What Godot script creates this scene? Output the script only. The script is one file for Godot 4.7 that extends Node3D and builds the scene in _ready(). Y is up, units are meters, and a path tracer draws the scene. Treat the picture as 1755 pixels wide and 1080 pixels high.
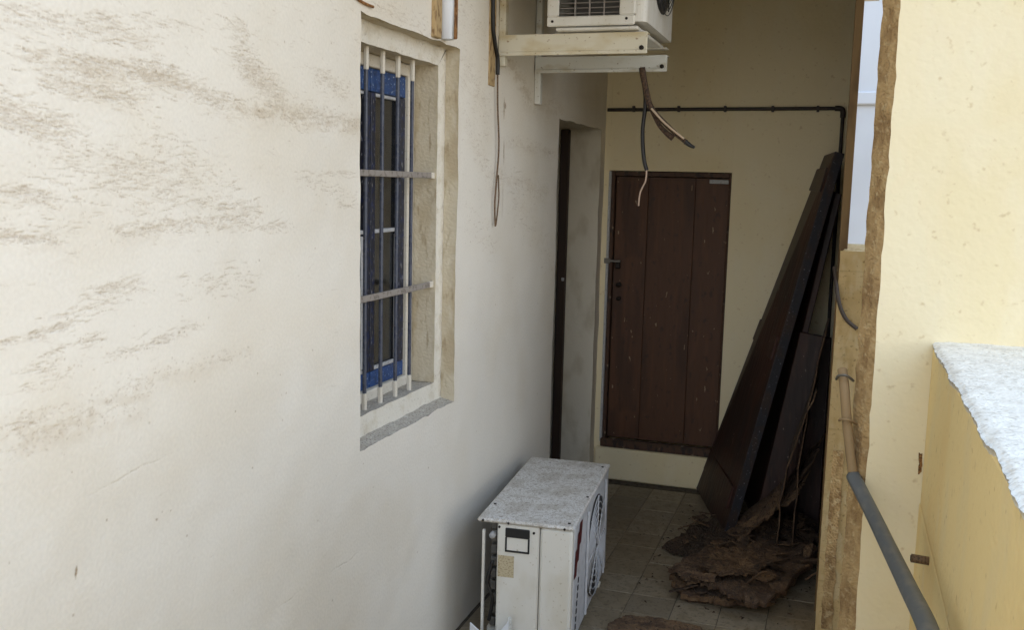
extends Node3D
# A narrow roofed passage beside a house: plastered wall with a barred window, two outdoor AC units,
# an old plank door at the end, rotten boards on the tiled floor, a pier and a parapet on the open side.

const WX := -1.31        # face of the house wall
const ZB := -5.541       # face of the end wall
const ROOF := 3.6
var rng := RandomNumberGenerator.new()
var nlow := FastNoiseLite.new()
var nmid := FastNoiseLite.new()
var M := {}
var cam: Camera3D
var used := {}

# ------------------------------------------------------------------ helpers
func c8(r, g, b) -> Color:
	return Color(r / 255.0, g / 255.0, b / 255.0)

func numbered(called: String) -> String:
	var n: int = used.get(called, 0)
	used[called] = n + 1
	return called if n == 0 else "%s_%03d" % [called, n]

func thing(called: String, label: String, category: String, at := Vector3.ZERO, group := "") -> Node3D:
	var o := Node3D.new()
	o.name = numbered(called)
	add_child(o)
	o.position = at
	o.set_meta("label", label)
	o.set_meta("category", category)
	if group != "":
		o.set_meta("group", group)
	return o

func node(called: String, parent: Node3D) -> Node3D:
	var o := Node3D.new()
	o.name = called
	parent.add_child(o, true)
	return o

func mesh_of(st: SurfaceTool) -> ArrayMesh:
	st.generate_normals()
	return st.commit()

func part(called: String, mesh: Mesh, mat: Material, parent: Node3D, at := Vector3.ZERO) -> MeshInstance3D:
	var o := MeshInstance3D.new()
	o.name = called
	o.mesh = mesh
	o.material_override = mat
	o.position = at
	parent.add_child(o, true)
	return o

func sb(smooth := false) -> SurfaceTool:
	var st := SurfaceTool.new()
	st.begin(Mesh.PRIMITIVE_TRIANGLES)
	st.set_smooth_group(0 if smooth else -1)
	return st

func v(st: SurfaceTool, p: Vector3, uv := Vector2.ZERO):
	st.set_uv(uv)
	st.add_vertex(p)

func tri_out(st: SurfaceTool, a: Vector3, b: Vector3, c: Vector3, ctr: Vector3):
	var n := Plane(a, b, c).normal
	if n.dot((a + b + c) / 3.0 - ctr) < 0:
		v(st, a); v(st, c); v(st, b)
	else:
		v(st, a); v(st, b); v(st, c)

func quad_out(st: SurfaceTool, a: Vector3, b: Vector3, c: Vector3, d: Vector3, ctr: Vector3):
	tri_out(st, a, b, c, ctr)
	tri_out(st, a, c, d, ctr)

# quad whose front looks along n, with uvs
func quad_n(st: SurfaceTool, p: Array, n: Vector3, uv: Array):
	var order := [0, 1, 2, 0, 2, 3]
	if Plane(p[0], p[1], p[2]).normal.dot(n) < 0:
		order = [0, 2, 1, 0, 3, 2]
	for i in order:
		v(st, p[i], uv[i])

# six-sided body from eight corners (index bits: x=1, y=2, z=4) with every edge bevelled
func hexa(st: SurfaceTool, p: Array, bev: float):
	var ctr := Vector3.ZERO
	for q in p:
		ctr += q / 8.0
	var w := []
	for i in 8:
		var row := []
		for a in 3:
			var q: Vector3 = p[i]
			for b in 3:
				if b != a:
					var other: Vector3 = p[i ^ (1 << b)]
					var l := q.distance_to(other)
					q += (other - p[i]).normalized() * min(bev, l * 0.45)
			row.append(q)
		w.append(row)
	for a in 3:
		var b := (a + 1) % 3
		var c := (a + 2) % 3
		for s in 2:
			var k := s << a
			var idx := [k, k | (1 << b), k | (1 << b) | (1 << c), k | (1 << c)]
			quad_out(st, w[idx[0]][a], w[idx[1]][a], w[idx[2]][a], w[idx[3]][a], ctr)
		for sb_ in 2:
			for sc in 2:
				var i0 := (sb_ << b) | (sc << c)
				var i1 := i0 | (1 << a)
				quad_out(st, w[i0][b], w[i1][b], w[i1][c], w[i0][c], ctr)
	for i in 8:
		tri_out(st, w[i][0], w[i][1], w[i][2], ctr)

func box_pts(mn: Vector3, mx: Vector3) -> Array:
	var p := []
	for i in 8:
		p.append(Vector3(mx.x if i & 1 else mn.x, mx.y if i & 2 else mn.y, mx.z if i & 4 else mn.z))
	return p

func box(mn: Vector3, mx: Vector3, bev := 0.003) -> ArrayMesh:
	var st := sb()
	hexa(st, box_pts(mn, mx), bev)
	return mesh_of(st)

func add_box(st: SurfaceTool, mn: Vector3, mx: Vector3, bev := 0.003):
	hexa(st, box_pts(mn, mx), bev)

func smooth_path(pts: Array, steps := 8) -> PackedVector3Array:
	var out := PackedVector3Array()
	for i in pts.size() - 1:
		var p0: Vector3 = pts[max(i - 1, 0)]
		var p1: Vector3 = pts[i]
		var p2: Vector3 = pts[i + 1]
		var p3: Vector3 = pts[min(i + 2, pts.size() - 1)]
		for k in steps:
			out.append(p1.cubic_interpolate(p2, p0, p3, float(k) / steps))
	out.append(pts[-1])
	return out

func add_tube(st: SurfaceTool, path: PackedVector3Array, r0: float, r1: float, sides := 10):
	var rings := []
	var n := path.size()
	var last := Vector3.RIGHT
	for i in n:
		var d := (path[min(i + 1, n - 1)] - path[max(i - 1, 0)]).normalized()
		var u := (last - d * last.dot(d))
		if u.length() < 0.01:
			u = Vector3.UP - d * d.y
			if u.length() < 0.01:
				u = Vector3.FORWARD
		u = u.normalized()
		last = u
		var w := d.cross(u)
		var r: float = lerp(r0, r1, float(i) / max(n - 1, 1))
		var ring := []
		for k in sides:
			var a := TAU * k / sides
			ring.append(path[i] + (u * cos(a) + w * sin(a)) * r)
		rings.append(ring)
	for i in n - 1:
		var mid := (path[i] + path[i + 1]) * 0.5
		for k in sides:
			var k2 := (k + 1) % sides
			quad_out(st, rings[i][k], rings[i + 1][k], rings[i + 1][k2], rings[i][k2], mid)
	for k in sides - 2:
		tri_out(st, rings[0][0], rings[0][k + 1], rings[0][k + 2], path[1])
		tri_out(st, rings[n - 1][0], rings[n - 1][k + 1], rings[n - 1][k + 2], path[n - 2])

func tube(pts: Array, r: float, steps := 8, sides := 10, r1 := -1.0) -> ArrayMesh:
	var st := sb(true)
	add_tube(st, smooth_path(pts, steps), r, r if r1 < 0 else r1, sides)
	return mesh_of(st)

# a torn sheet: outline in the xz plane, thickness, waviness; layered ragged rim
func torn_sheet(outline: Array, thick: float, wave: float, rag: float, height: Callable, seed_: int) -> ArrayMesh:
	var nz := FastNoiseLite.new()
	nz.seed = seed_
	nz.frequency = 1.0
	var ctr := Vector2.ZERO
	for p in outline:
		ctr += p / outline.size()
	var rim := []
	var per := 14
	for i in outline.size():
		for k in per:
			var q: Vector2 = outline[i].lerp(outline[(i + 1) % outline.size()], float(k) / per)
			var d := (q - ctr).normalized()
			q += d * rag * (nz.get_noise_2d(q.x * 16, q.y * 16) + 0.7 * nz.get_noise_2d(q.x * 55, q.y * 55) + 0.4 * nz.get_noise_2d(q.x * 140, q.y * 140))
			rim.append(q)
	var rings := 12
	var st := sb()
	var top := []
	var bot := []
	for r in rings + 1:
		var t := []
		var b := []
		for q in rim:
			var s: Vector2 = ctr.lerp(q, float(r) / rings)
			var h: float = height.call(s) + wave * (nz.get_noise_2d(s.x * 7, s.y * 7) + 0.45 * nz.get_noise_2d(s.x * 24, s.y * 24) + 0.2 * nz.get_noise_2d(s.x * 70, s.y * 70))
			t.append(Vector3(s.x, h + thick * 0.5, s.y))
			b.append(Vector3(s.x, h - thick * 0.5, s.y))
		top.append(t)
		bot.append(b)
	var n := rim.size()
	for r in rings:
		for i in n:
			var j := (i + 1) % n
			var up: Vector3 = (top[r + 1][i] + top[r + 1][j]) * 0.5 - Vector3(0, 1, 0)
			quad_out(st, top[r][i], top[r + 1][i], top[r + 1][j], top[r][j], up)
			var dn: Vector3 = (bot[r + 1][i] + bot[r + 1][j]) * 0.5 + Vector3(0, 1, 0)
			quad_out(st, bot[r][i], bot[r + 1][i], bot[r + 1][j], bot[r][j], dn)
	for i in n:
		var j := (i + 1) % n
		quad_out(st, top[rings][i], top[rings][j], bot[rings][j], bot[rings][i], Vector3(ctr.x, top[0][0].y, ctr.y))
	return mesh_of(st)

# ------------------------------------------------------------------ textures
func noise_data(w: int, h: int, seed_: int, freq: float, oct := 4, sx := 1, sy := 1) -> PackedByteArray:
	var n := FastNoiseLite.new()
	n.seed = seed_
	n.noise_type = FastNoiseLite.TYPE_SIMPLEX_SMOOTH
	n.frequency = freq
	n.fractal_octaves = oct
	var im := n.get_seamless_image(w / sx, h / sy)
	im.convert(Image.FORMAT_L8)
	if sx > 1 or sy > 1:
		im.resize(w, h, Image.INTERPOLATE_CUBIC)
	return im.get_data()

# layers: [colour, frequency, from, to, strength, stretch_x, stretch_y]
func stain_tex(w: int, h: int, seed_: int, base: Color, layers: Array) -> ImageTexture:
	var r := PackedFloat32Array()
	r.resize(w * h * 3)
	for i in w * h:
		r[i * 3] = base.r
		r[i * 3 + 1] = base.g
		r[i * 3 + 2] = base.b
	var k := 0
	for l in layers:
		var d := noise_data(w, h, seed_ + k * 17, l[1], 4, l[5], l[6])
		k += 1
		var lo: float = l[2] * 255.0
		var inv: float = 1.0 / (l[3] * 255.0 - lo)
		var a: float = l[4]
		var c: Color = l[0]
		for i in w * h:
			var t := clampf((d[i] - lo) * inv, 0.0, 1.0) * a
			if t > 0.0:
				var j := i * 3
				r[j] += (c.r - r[j]) * t
				r[j + 1] += (c.g - r[j + 1]) * t
				r[j + 2] += (c.b - r[j + 2]) * t
	var out := PackedByteArray()
	out.resize(w * h * 3)
	for i in w * h * 3:
		out[i] = int(clampf(r[i], 0.0, 1.0) * 255.0)
	var im := Image.create_from_data(w, h, false, Image.FORMAT_RGB8, out)
	im.generate_mipmaps()
	return ImageTexture.create_from_image(im)

func bump_tex(w: int, h: int, seed_: int, f1: float, f2: float, share := 0.5, sx := 1, sy := 1) -> ImageTexture:
	var a := noise_data(w, h, seed_, f1, 5, sx, sy)
	var b := noise_data(w, h, seed_ + 5, f2, 4, sx, sy)
	for i in a.size():
		a[i] = int(a[i] * share + b[i] * (1.0 - share))
	return ImageTexture.create_from_image(Image.create_from_data(w, h, false, Image.FORMAT_L8, a))

func flat_mat(c: Color, rough := 0.7, metal := 0.0, spec := 0.5) -> StandardMaterial3D:
	var m := StandardMaterial3D.new()
	m.albedo_color = c
	m.roughness = rough
	m.metallic = metal
	m.metallic_specular = spec
	return m

# triplanar textured material; metres = size of one texture repeat
func tri_mat(tex: Texture2D, metres: float, rough := 0.8, bump: Texture2D = null, relief := 0.0, world := true) -> StandardMaterial3D:
	var m := StandardMaterial3D.new()
	m.albedo_texture = tex
	m.roughness = rough
	m.uv1_triplanar = true
	m.uv1_world_triplanar = world
	m.uv1_triplanar_sharpness = 6.0
	m.uv1_scale = Vector3.ONE / metres
	if bump:
		m.heightmap_enabled = true
		m.heightmap_texture = bump
		m.heightmap_scale = relief
	return m

# ------------------------------------------------------------------ photo pixel -> point on a plane that the thing touches
func at_px(axis: int, val: float, px: float, py: float) -> Vector3:
	var f := 540.0 / tan(deg_to_rad(35.37) * 0.5)
	var d := cam.basis * Vector3((px - 877.5) / f, -(py - 540.0) / f, -1.0)
	return cam.position + d * ((val - cam.position[axis]) / d[axis])

# ------------------------------------------------------------------ the painted house wall
const TW := 1856
const TH := 1240
const TZ := -0.9
const TL := 4.64
const TY := 3.1
var cov := PackedFloat32Array()
var hgt := PackedFloat32Array()

func stamp(x: float, y: float, r: float, a: float, h: float):
	var ri := int(ceil(r))
	for yy in range(max(0, int(y) - ri), min(TH, int(y) + ri + 1)):
		for xx in range(max(0, int(x) - ri), min(TW, int(x) + ri + 1)):
			var d := Vector2(xx - x, yy - y).length()
			var t := clampf(r + 0.5 - d, 0.0, 1.0)
			if t > 0:
				var i := yy * TW + xx
				cov[i] = maxf(cov[i], a * t)
				hgt[i] -= h * t

func stroke(x: float, y: float, len_: float, ang: float, r: float, a: float, h: float):
	var p := Vector2(x, y)
	var t := ang
	var n := int(len_)
	for i in n:
		t += rng.randf_range(-0.22, 0.22)
		t = lerp(t, ang, 0.2)
		p += Vector2(cos(t), sin(t))
		var f := sin(PI * (i + 0.5) / n)
		if rng.randf() < 0.86:
			stamp(p.x, p.y, r * (0.45 + 0.55 * f), a * (0.3 + 0.7 * f) * rng.randf_range(0.55, 1.0), h * f)

func wall_uv_px(px: float, py: float) -> Vector2:
	var p := at_px(0, WX, px, py)
	return Vector2((TZ - p.z) / TL * TW, (TY - p.y) / TY * TH)

func paint_wall() -> StandardMaterial3D:
	cov.resize(TW * TH)
	hgt.resize(TW * TH)
	cov.fill(0.0)
	hgt.fill(0.5)
	var smudge := Image.create(TW / 8, TH / 8, false, Image.FORMAT_L8)
	# where the photograph shows scraped plaster: x0, y0, x1, y1 of a slanting band (pixels), half height, strokes, specks, smear
	var bands := [
		[-60, 5, 250, 66, 22, 70, 60, 0.10], [70, 98, 290, 128, 20, 120, 160, 0.35], [95, 140, 240, 172, 16, 60, 60, 0.10],
		[250, 118, 410, 185, 20, 100, 140, 0.22], [0, 185, 105, 225, 28, 80, 80, 0.10], [150, 22, 210, 35, 8, 10, 6, 0.0], [220, 28, 330, 48, 8, 14, 8, 0.0],
		[410, 40, 420, 130, 16, 40, 60, 0.08], [420, 110, 480, 170, 20, 60, 150, 0.20], [440, 185, 608, 210, 17, 60, 420, 0.42], [545, 130, 590, 160, 18, 22, 60, 0.05],
		[100, 250, 300, 330, 45, 60, 60, 0.0], [240, 230, 400, 340, 50, 45, 60, 0.0], [0, 325, 85, 335, 12, 24, 20, 0.12], [0, 402, 85, 408, 8, 40, 40, 0.20],
		[215, 395, 430, 372, 13, 60, 220, 0.24], [330, 350, 440, 352, 10, 24, 60, 0.08], [460, 388, 490, 388, 6, 12, 20, 0.05], [520, 300, 600, 345, 14, 20, 30, 0.03], [560, 295, 600, 297, 4, 8, 6, 0.0],
		[20, 350, 330, 300, 60, 50, 90, 0.03], [160, 500, 240, 490, 10, 22, 26, 0.04], [320, 490, 430, 480, 24, 26, 26, 0.02], [90, 545, 190, 515, 8, 12, 10, 0.0],
		[0, 592, 130, 553, 5, 26, 30, 0.06], [130, 575, 160, 590, 8, 8, 8, 0.02], [60, 640, 110, 595, 6, 10, 8, 0.02], [200, 610, 330, 560, 9, 20, 40, 0.07],
		[40, 745, 230, 680, 34, 8, 150, 0.30], [200, 660, 420, 605, 16, 6, 60, 0.17], [0, 730, 60, 720, 26, 6, 40, 0.12], [140, 620, 60, 660, 14, 4, 30, 0.06],
		[795, 110, 835, 200, 40, 26, 150, 0.10], [800, 215, 850, 330, 24, 24, 140, 0.12], [868, 100, 905, 160, 18, 10, 70, 0.45], [870, 240, 950, 262, 10, 18, 50, 0.25], [860, 300, 935, 330, 18, 24, 90, 0.22],
		[880, 340, 945, 440, 40, 24, 160, 0.10], [900, 170, 960, 190, 20, 10, 40, 0.25], [800, 370, 850, 420, 30, 12, 60, 0.04],
		[650, 10, 730, 40, 18, 20, 60, 0.08], [790, 20, 830, 60, 30, 16, 60, 0.06],
	]
	for b in bands:
		var p0 := wall_uv_px(b[0], b[1])
		var p1 := wall_uv_px(b[2], b[3])
		var mid := Vector2((b[0] + b[2]) * 0.5, (b[1] + b[3]) * 0.5)
		var hh: float = absf(wall_uv_px(mid.x, mid.y + b[4]).y - wall_uv_px(mid.x, mid.y).y)
		var dirv := p1 - p0
		for i in int(b[5] * 6.0):
			var q := p0 + dirv * rng.randf_range(-0.03, 1.03) + Vector2(rng.randfn(0, 10), rng.randfn(0, hh * 0.55))
			if nmid.get_noise_2d(q.x * 0.012, q.y * 0.03) < rng.randf_range(-0.35, 0.25): continue
			var ln: float = clampf(absf(rng.randfn(0, 11)) + 3, 3, 60)
			if rng.randf() < 0.06: ln *= 2.6
			stroke(q.x - ln * 0.5, q.y, ln, rng.randfn(0.02, 0.09), rng.randf_range(0.2, 0.5), rng.randf_range(0.18, 0.62), rng.randf_range(0.15, 0.5))
		for i in int(b[6] * 4.0):
			var q := p0 + dirv * rng.randf_range(-0.05, 1.05) + Vector2(rng.randfn(0, 12), rng.randfn(0, hh * 0.6))
			if nmid.get_noise_2d(q.x * 0.012, q.y * 0.03) < rng.randf_range(-0.4, 0.3): continue
			stroke(q.x, q.y, rng.randf_range(1, 5), rng.randfn(0.15, 0.4), rng.randf_range(0.2, 0.7), rng.randf_range(0.1, 0.42), 0.2)
		if b[7] > 0:
			var steps := 14
			for s in steps + 1:
				var q := p0 + dirv * (float(s) / steps)
				var rx: float = maxf(dirv.length() / steps * 1.3, 10.0) / 8.0
				var ry: float = maxf(hh, 6.0) / 8.0
				for yy in range(int(q.y / 8 - ry * 2) , int(q.y / 8 + ry * 2) + 1):
					for xx in range(int(q.x / 8 - rx * 2), int(q.x / 8 + rx * 2) + 1):
						if xx < 0 or yy < 0 or xx >= smudge.get_width() or yy >= smudge.get_height():
							continue
						var e := Vector2((xx - q.x / 8) / rx, (yy - q.y / 8) / ry).length_squared()
						var val: float = b[7] * exp(-e)
						var old := smudge.get_pixel(xx, yy).r
						if val > old:
							smudge.set_pixel(xx, yy, Color(val, val, val))
	# stray trowel marks and pits all over
	for i in 5200:
		var q := Vector2(rng.randf() * TW * 0.62, (0.26 + 0.16 * rng.randfn(0.4, 0.7)) * TH)
		if nmid.get_noise_2d(q.x * 0.004, q.y * 0.012) < rng.randf_range(-0.3, 0.5): continue
		var ln := clampf(absf(rng.randfn(0, 9)) + 2, 2, 40)
		stroke(q.x, q.y, ln, rng.randfn(0.02, 0.16), rng.randf_range(0.15, 0.5), rng.randf_range(0.08, 0.38), 0.16)
	for i in 260:
		stamp(rng.randf() * TW, rng.randf() * TH, rng.randf_range(0.4, 1.1), rng.randf_range(0.2, 0.6), 0.3)
	# single marks: two dark nicks, wiring scars between window and doorway
	for s in [[131, 968, 10, 1.55, 1.2, 0.8], [266, 890, 4, 0.3, 0.9, 0.6], [305, 570, 3, 0.2, 1.0, 0.7]]:
		var q := wall_uv_px(s[0], s[1])
		stroke(q.x, q.y, s[2], s[3], s[4], s[5], 0.3)
	for s in [[864, 165, 36, 1.2], [863, 235, 44, 1.1], [862, 312, 60, 0.6], [866, 175, 10, 2.0]]:
		var q := wall_uv_px(s[0], s[1])
		for k in 3:
			stroke(q.x + rng.randf_range(-2, 2), q.y, s[2], PI / 2, s[3], 0.6, 0.3)
	# long shallow hairlines lower down
	for s in [[560, 990, 620, 945], [470, 1045, 520, 1005], [140, 850, 300, 780]]:
		var q := wall_uv_px(s[0], s[1])
		var e := wall_uv_px(s[2], s[3])
		stroke(q.x, q.y, q.distance_to(e), (e - q).angle(), 0.5, 0.16, 0.5)
	smudge.resize(TW, TH, Image.INTERPOLATE_CUBIC)
	var sm := smudge.get_data()
	var grain := noise_data(TW, TH, 41, 0.07, 4)
	var streak := noise_data(TW, TH, 42, 0.05, 4, 4, 1)
	var mott := noise_data(TW, TH, 43, 0.004, 4)
	var fine := noise_data(TW, TH, 44, 0.22, 2)
	var trowel := noise_data(TW, TH, 45, 0.02, 4, 4, 1)
	var out := PackedByteArray()
	out.resize(TW * TH * 3)
	var hb := PackedByteArray()
	hb.resize(TW * TH)
	var base := c8(229, 222, 209)
	var base2 := c8(221, 211, 193)
	var tan_ := c8(168, 146, 116)
	var dark := c8(126, 103, 78)
	for i in TW * TH:
		var m := clampf((mott[i] - 110) / 90.0, 0, 1) * 0.5
		var g := (fine[i] - 128) / 255.0 * 0.035
		var s: float = sm[i] / 255.0
		var gs := clampf((grain[i] * 0.45 + streak[i] * 0.55 - 112) / 40.0, 0, 1)
		s = clampf(s * (0.06 + 0.5 * gs), 0, 0.4)
		var c := cov[i]
		var r := lerpf(lerpf(lerpf(base.r, base2.r, m), tan_.r, s), dark.r, c) + g
		var gg := lerpf(lerpf(lerpf(base.g, base2.g, m), tan_.g, s), dark.g, c) + g
		var b := lerpf(lerpf(lerpf(base.b, base2.b, m), tan_.b, s), dark.b, c) + g
		out[i * 3] = int(clampf(r, 0, 1) * 255)
		out[i * 3 + 1] = int(clampf(gg, 0, 1) * 255)
		out[i * 3 + 2] = int(clampf(b, 0, 1) * 255)
		hb[i] = int(clampf(hgt[i] * 0.55 + 0.15 + (trowel[i] - 128) / 255.0 * 0.32 + (fine[i] - 128) / 255.0 * 0.12 - s * 0.25 * gs, 0, 1) * 255)
	var im := Image.create_from_data(TW, TH, false, Image.FORMAT_RGB8, out)
	var m2 := StandardMaterial3D.new()
	m2.albedo_texture = ImageTexture.create_from_image(im)
	m2.roughness = 0.85
	m2.metallic_specular = 0.3
	m2.heightmap_enabled = true
	m2.heightmap_texture = ImageTexture.create_from_image(Image.create_from_data(TW, TH, false, Image.FORMAT_L8, hb))
	m2.heightmap_scale = 0.45
	cov.resize(0)
	hgt.resize(0)
	return m2

func wall_x(y: float, z: float) -> float:
	return WX + 0.006 * nlow.get_noise_2d(y, z) + 0.0022 * nmid.get_noise_2d(y, z)

func uv_wall(y: float, z: float) -> Vector2:
	return Vector2((TZ - z) / TL, (TY - y) / TY)

# ------------------------------------------------------------------ materials
func make_materials():
	M.wall = paint_wall()
	var pb := bump_tex(512, 512, 71, 0.012, 0.09, 0.55)
	M.pb = pb
	var reveal := stain_tex(384, 384, 5, c8(198, 186, 162), [[c8(172, 154, 122), 0.012, 0.42, 0.8, 0.6, 1, 3], [c8(136, 116, 88), 0.05, 0.7, 0.9, 0.45, 1, 4], [c8(214, 206, 188), 0.03, 0.66, 0.85, 0.4, 1, 2]])
	M.reveal = tri_mat(reveal, 0.7, 0.9, pb, 0.5)
	var white := stain_tex(384, 384, 8, c8(224, 217, 202), [[c8(200, 188, 164), 0.02, 0.55, 0.85, 0.5, 1, 1], [c8(150, 138, 120), 0.09, 0.74, 0.9, 0.5, 1, 1]])
	M.white_plaster = tri_mat(white, 0.6, 0.85, pb, 0.5)
	var cement := stain_tex(384, 384, 9, c8(184, 176, 163), [[c8(202, 196, 184), 0.03, 0.45, 0.75, 0.7, 1, 1], [c8(96, 88, 80), 0.1, 0.6, 0.85, 0.6, 1, 1]])
	M.cement = tri_mat(cement, 0.4, 0.95, pb, 1.0)
	var pier := stain_tex(512, 512, 21, c8(234, 220, 184), [[c8(228, 208, 160), 0.004, 0.45, 0.8, 0.4, 1, 2], [c8(236, 224, 194), 0.012, 0.55, 0.85, 0.35, 1, 2], [c8(196, 172, 128), 0.06, 0.78, 0.92, 0.5, 1, 1]])
	M.pier = tri_mat(pier, 1.3, 0.8, pb, 0.2)
	var worn := stain_tex(384, 384, 26, c8(182, 152, 106), [[c8(140, 110, 72), 0.015, 0.42, 0.75, 0.8, 1, 2], [c8(208, 186, 146), 0.03, 0.6, 0.8, 0.6, 1, 1], [c8(112, 86, 56), 0.06, 0.7, 0.86, 0.6, 1, 1]])
	var yel := stain_tex(384, 384, 22, c8(244, 219, 158), [[c8(238, 206, 138), 0.004, 0.45, 0.8, 0.5, 1, 2], [c8(236, 216, 168), 0.012, 0.55, 0.8, 0.4, 1, 2], [c8(190, 160, 108), 0.06, 0.8, 0.93, 0.5, 1, 1]])
	M.parapet = tri_mat(yel, 1.1, 0.8, pb, 0.35)
	M.worn = tri_mat(worn, 0.45, 0.95, bump_tex(384, 384, 33, 0.02, 0.1, 0.5), 0.9)
	var lime := stain_tex(384, 384, 29, c8(240, 236, 226), [[c8(218, 212, 200), 0.015, 0.45, 0.85, 0.6, 1, 1], [c8(170, 162, 148), 0.06, 0.6, 0.85, 0.5, 1, 1], [c8(128, 120, 106), 0.13, 0.76, 0.9, 0.6, 1, 1]])
	M.lime = tri_mat(lime, 0.6, 0.95, bump_tex(384, 384, 37, 0.05, 0.16, 0.6), 0.45)
	M.ceiling = tri_mat(stain_tex(256, 256, 31, c8(206, 198, 180), [[c8(170, 156, 128), 0.02, 0.5, 0.8, 0.6, 1, 1]]), 2.0, 0.9)
	M.room = flat_mat(c8(200, 192, 176), 0.95)
	# painted metal, plastic
	M.navy = tri_mat(stain_tex(256, 256, 51, c8(78, 82, 94), [[c8(44, 48, 66), 0.02, 0.5, 0.75, 0.8, 1, 1], [c8(150, 140, 128), 0.09, 0.74, 0.86, 0.6, 1, 1]]), 0.3, 0.45)
	M.bar_cream = tri_mat(stain_tex(128, 128, 52, c8(214, 206, 190), [[c8(150, 130, 104), 0.1, 0.78, 0.92, 0.6, 1, 1]]), 0.15, 0.7)
	M.blue = tri_mat(stain_tex(256, 256, 53, c8(32, 68, 120), [[c8(24, 46, 86), 0.04, 0.5, 0.8, 0.7, 1, 1], [c8(190, 196, 204), 0.09, 0.76, 0.84, 0.9, 1, 1]]), 0.35, 0.45)
	M.sash_dark = tri_mat(stain_tex(256, 256, 54, c8(30, 32, 44), [[c8(20, 34, 80), 0.04, 0.5, 0.8, 0.7, 1, 1], [c8(170, 168, 166), 0.11, 0.72, 0.84, 0.8, 1, 3]]), 0.35, 0.5)
	M.putty = tri_mat(stain_tex(128, 128, 55, c8(178, 178, 178), [[c8(140, 134, 128), 0.1, 0.6, 0.85, 0.6, 1, 1]]), 0.2, 0.7)
	var g := flat_mat(Color(0.10, 0.11, 0.12, 0.55), 0.08)
	g.transparency = BaseMaterial3D.TRANSPARENCY_ALPHA
	M.glass = g
	var acb := stain_tex(384, 384, 61, c8(222, 218, 208), [[c8(204, 196, 178), 0.01, 0.5, 0.85, 0.5, 1, 2], [c8(150, 132, 100), 0.09, 0.78, 0.9, 0.5, 1, 1]])
	M.ac_body = tri_mat(acb, 0.7, 0.42)
	M.ac_front = tri_mat(stain_tex(256, 256, 62, c8(200, 200, 202), [[c8(168, 166, 166), 0.03, 0.55, 0.85, 0.5, 1, 1]]), 0.5, 0.45)
	var lid := stain_tex(512, 512, 63, c8(220, 218, 214), [[c8(176, 168, 156), 0.006, 0.4, 0.8, 0.5, 1, 1], [c8(150, 138, 122), 0.05, 0.5, 0.8, 0.6, 1, 1], [c8(112, 96, 76), 0.16, 0.62, 0.78, 0.7, 1, 1], [c8(92, 80, 66), 0.03, 0.74, 0.86, 0.5, 1, 1]])
	M.ac_lid = tri_mat(lid, 0.42, 0.6, pb, 0.12)
	M.black = flat_mat(c8(22, 21, 20), 0.6)
	M.coil = flat_mat(c8(104, 102, 98), 0.5, 0.5)
	M.guard = flat_mat(c8(58, 57, 58), 0.5)
	M.screw = flat_mat(c8(40, 32, 26), 0.6, 0.3)
	M.red = tri_mat(stain_tex(128, 128, 64, c8(96, 26, 28), [[c8(40, 16, 18), 0.05, 0.45, 0.75, 0.8, 1, 1]]), 0.2, 0.5)
	M.bracket = tri_mat(stain_tex(256, 256, 65, c8(214, 206, 184), [[c8(190, 170, 126), 0.015, 0.45, 0.8, 0.7, 2, 1], [c8(110, 78, 44), 0.1, 0.76, 0.88, 0.7, 1, 1]]), 0.5, 0.55)
	M.bracket_white = tri_mat(stain_tex(256, 256, 66, c8(212, 212, 206), [[c8(178, 166, 140), 0.02, 0.55, 0.85, 0.5, 2, 1], [c8(96, 74, 50), 0.1, 0.8, 0.9, 0.7, 1, 1]]), 0.5, 0.5)
	M.pvc_white = tri_mat(stain_tex(128, 128, 67, c8(226, 228, 232), [[c8(206, 206, 206), 0.02, 0.5, 0.9, 0.4, 1, 1]]), 0.6, 0.45)
	M.pvc_grey = tri_mat(stain_tex(128, 128, 68, c8(98, 102, 104), [[c8(126, 124, 116), 0.03, 0.5, 0.85, 0.6, 1, 1]]), 0.3, 0.5)
	M.pipe_cream = tri_mat(stain_tex(128, 128, 69, c8(150, 124, 88), [[c8(112, 90, 62), 0.02, 0.5, 0.9, 0.5, 1, 1]]), 0.4, 0.7)
	M.conduit = flat_mat(c8(52, 44, 40), 0.55)
	M.cable = flat_mat(c8(26, 23, 22), 0.5)
	M.wire_brown = tri_mat(stain_tex(128, 128, 70, c8(112, 88, 62), [[c8(60, 44, 30), 0.08, 0.5, 0.75, 0.8, 1, 1]]), 0.1, 0.7)
	M.copper_wrap = tri_mat(stain_tex(128, 128, 73, c8(84, 62, 46), [[c8(36, 26, 20), 0.06, 0.48, 0.7, 0.9, 1, 1], [c8(150, 124, 98), 0.1, 0.7, 0.85, 0.6, 1, 1]]), 0.12, 0.8)
	M.rust = tri_mat(stain_tex(128, 128, 74, c8(150, 104, 58), [[c8(96, 60, 30), 0.05, 0.45, 0.75, 0.8, 1, 2], [c8(196, 168, 124), 0.08, 0.66, 0.85, 0.6, 1, 1]]), 0.2, 0.9)
	M.trunk_tan = tri_mat(stain_tex(128, 128, 75, c8(176, 150, 108), [[c8(110, 82, 50), 0.06, 0.55, 0.8, 0.8, 1, 2]]), 0.2, 0.8)
	# timber
	var dv := []
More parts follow.
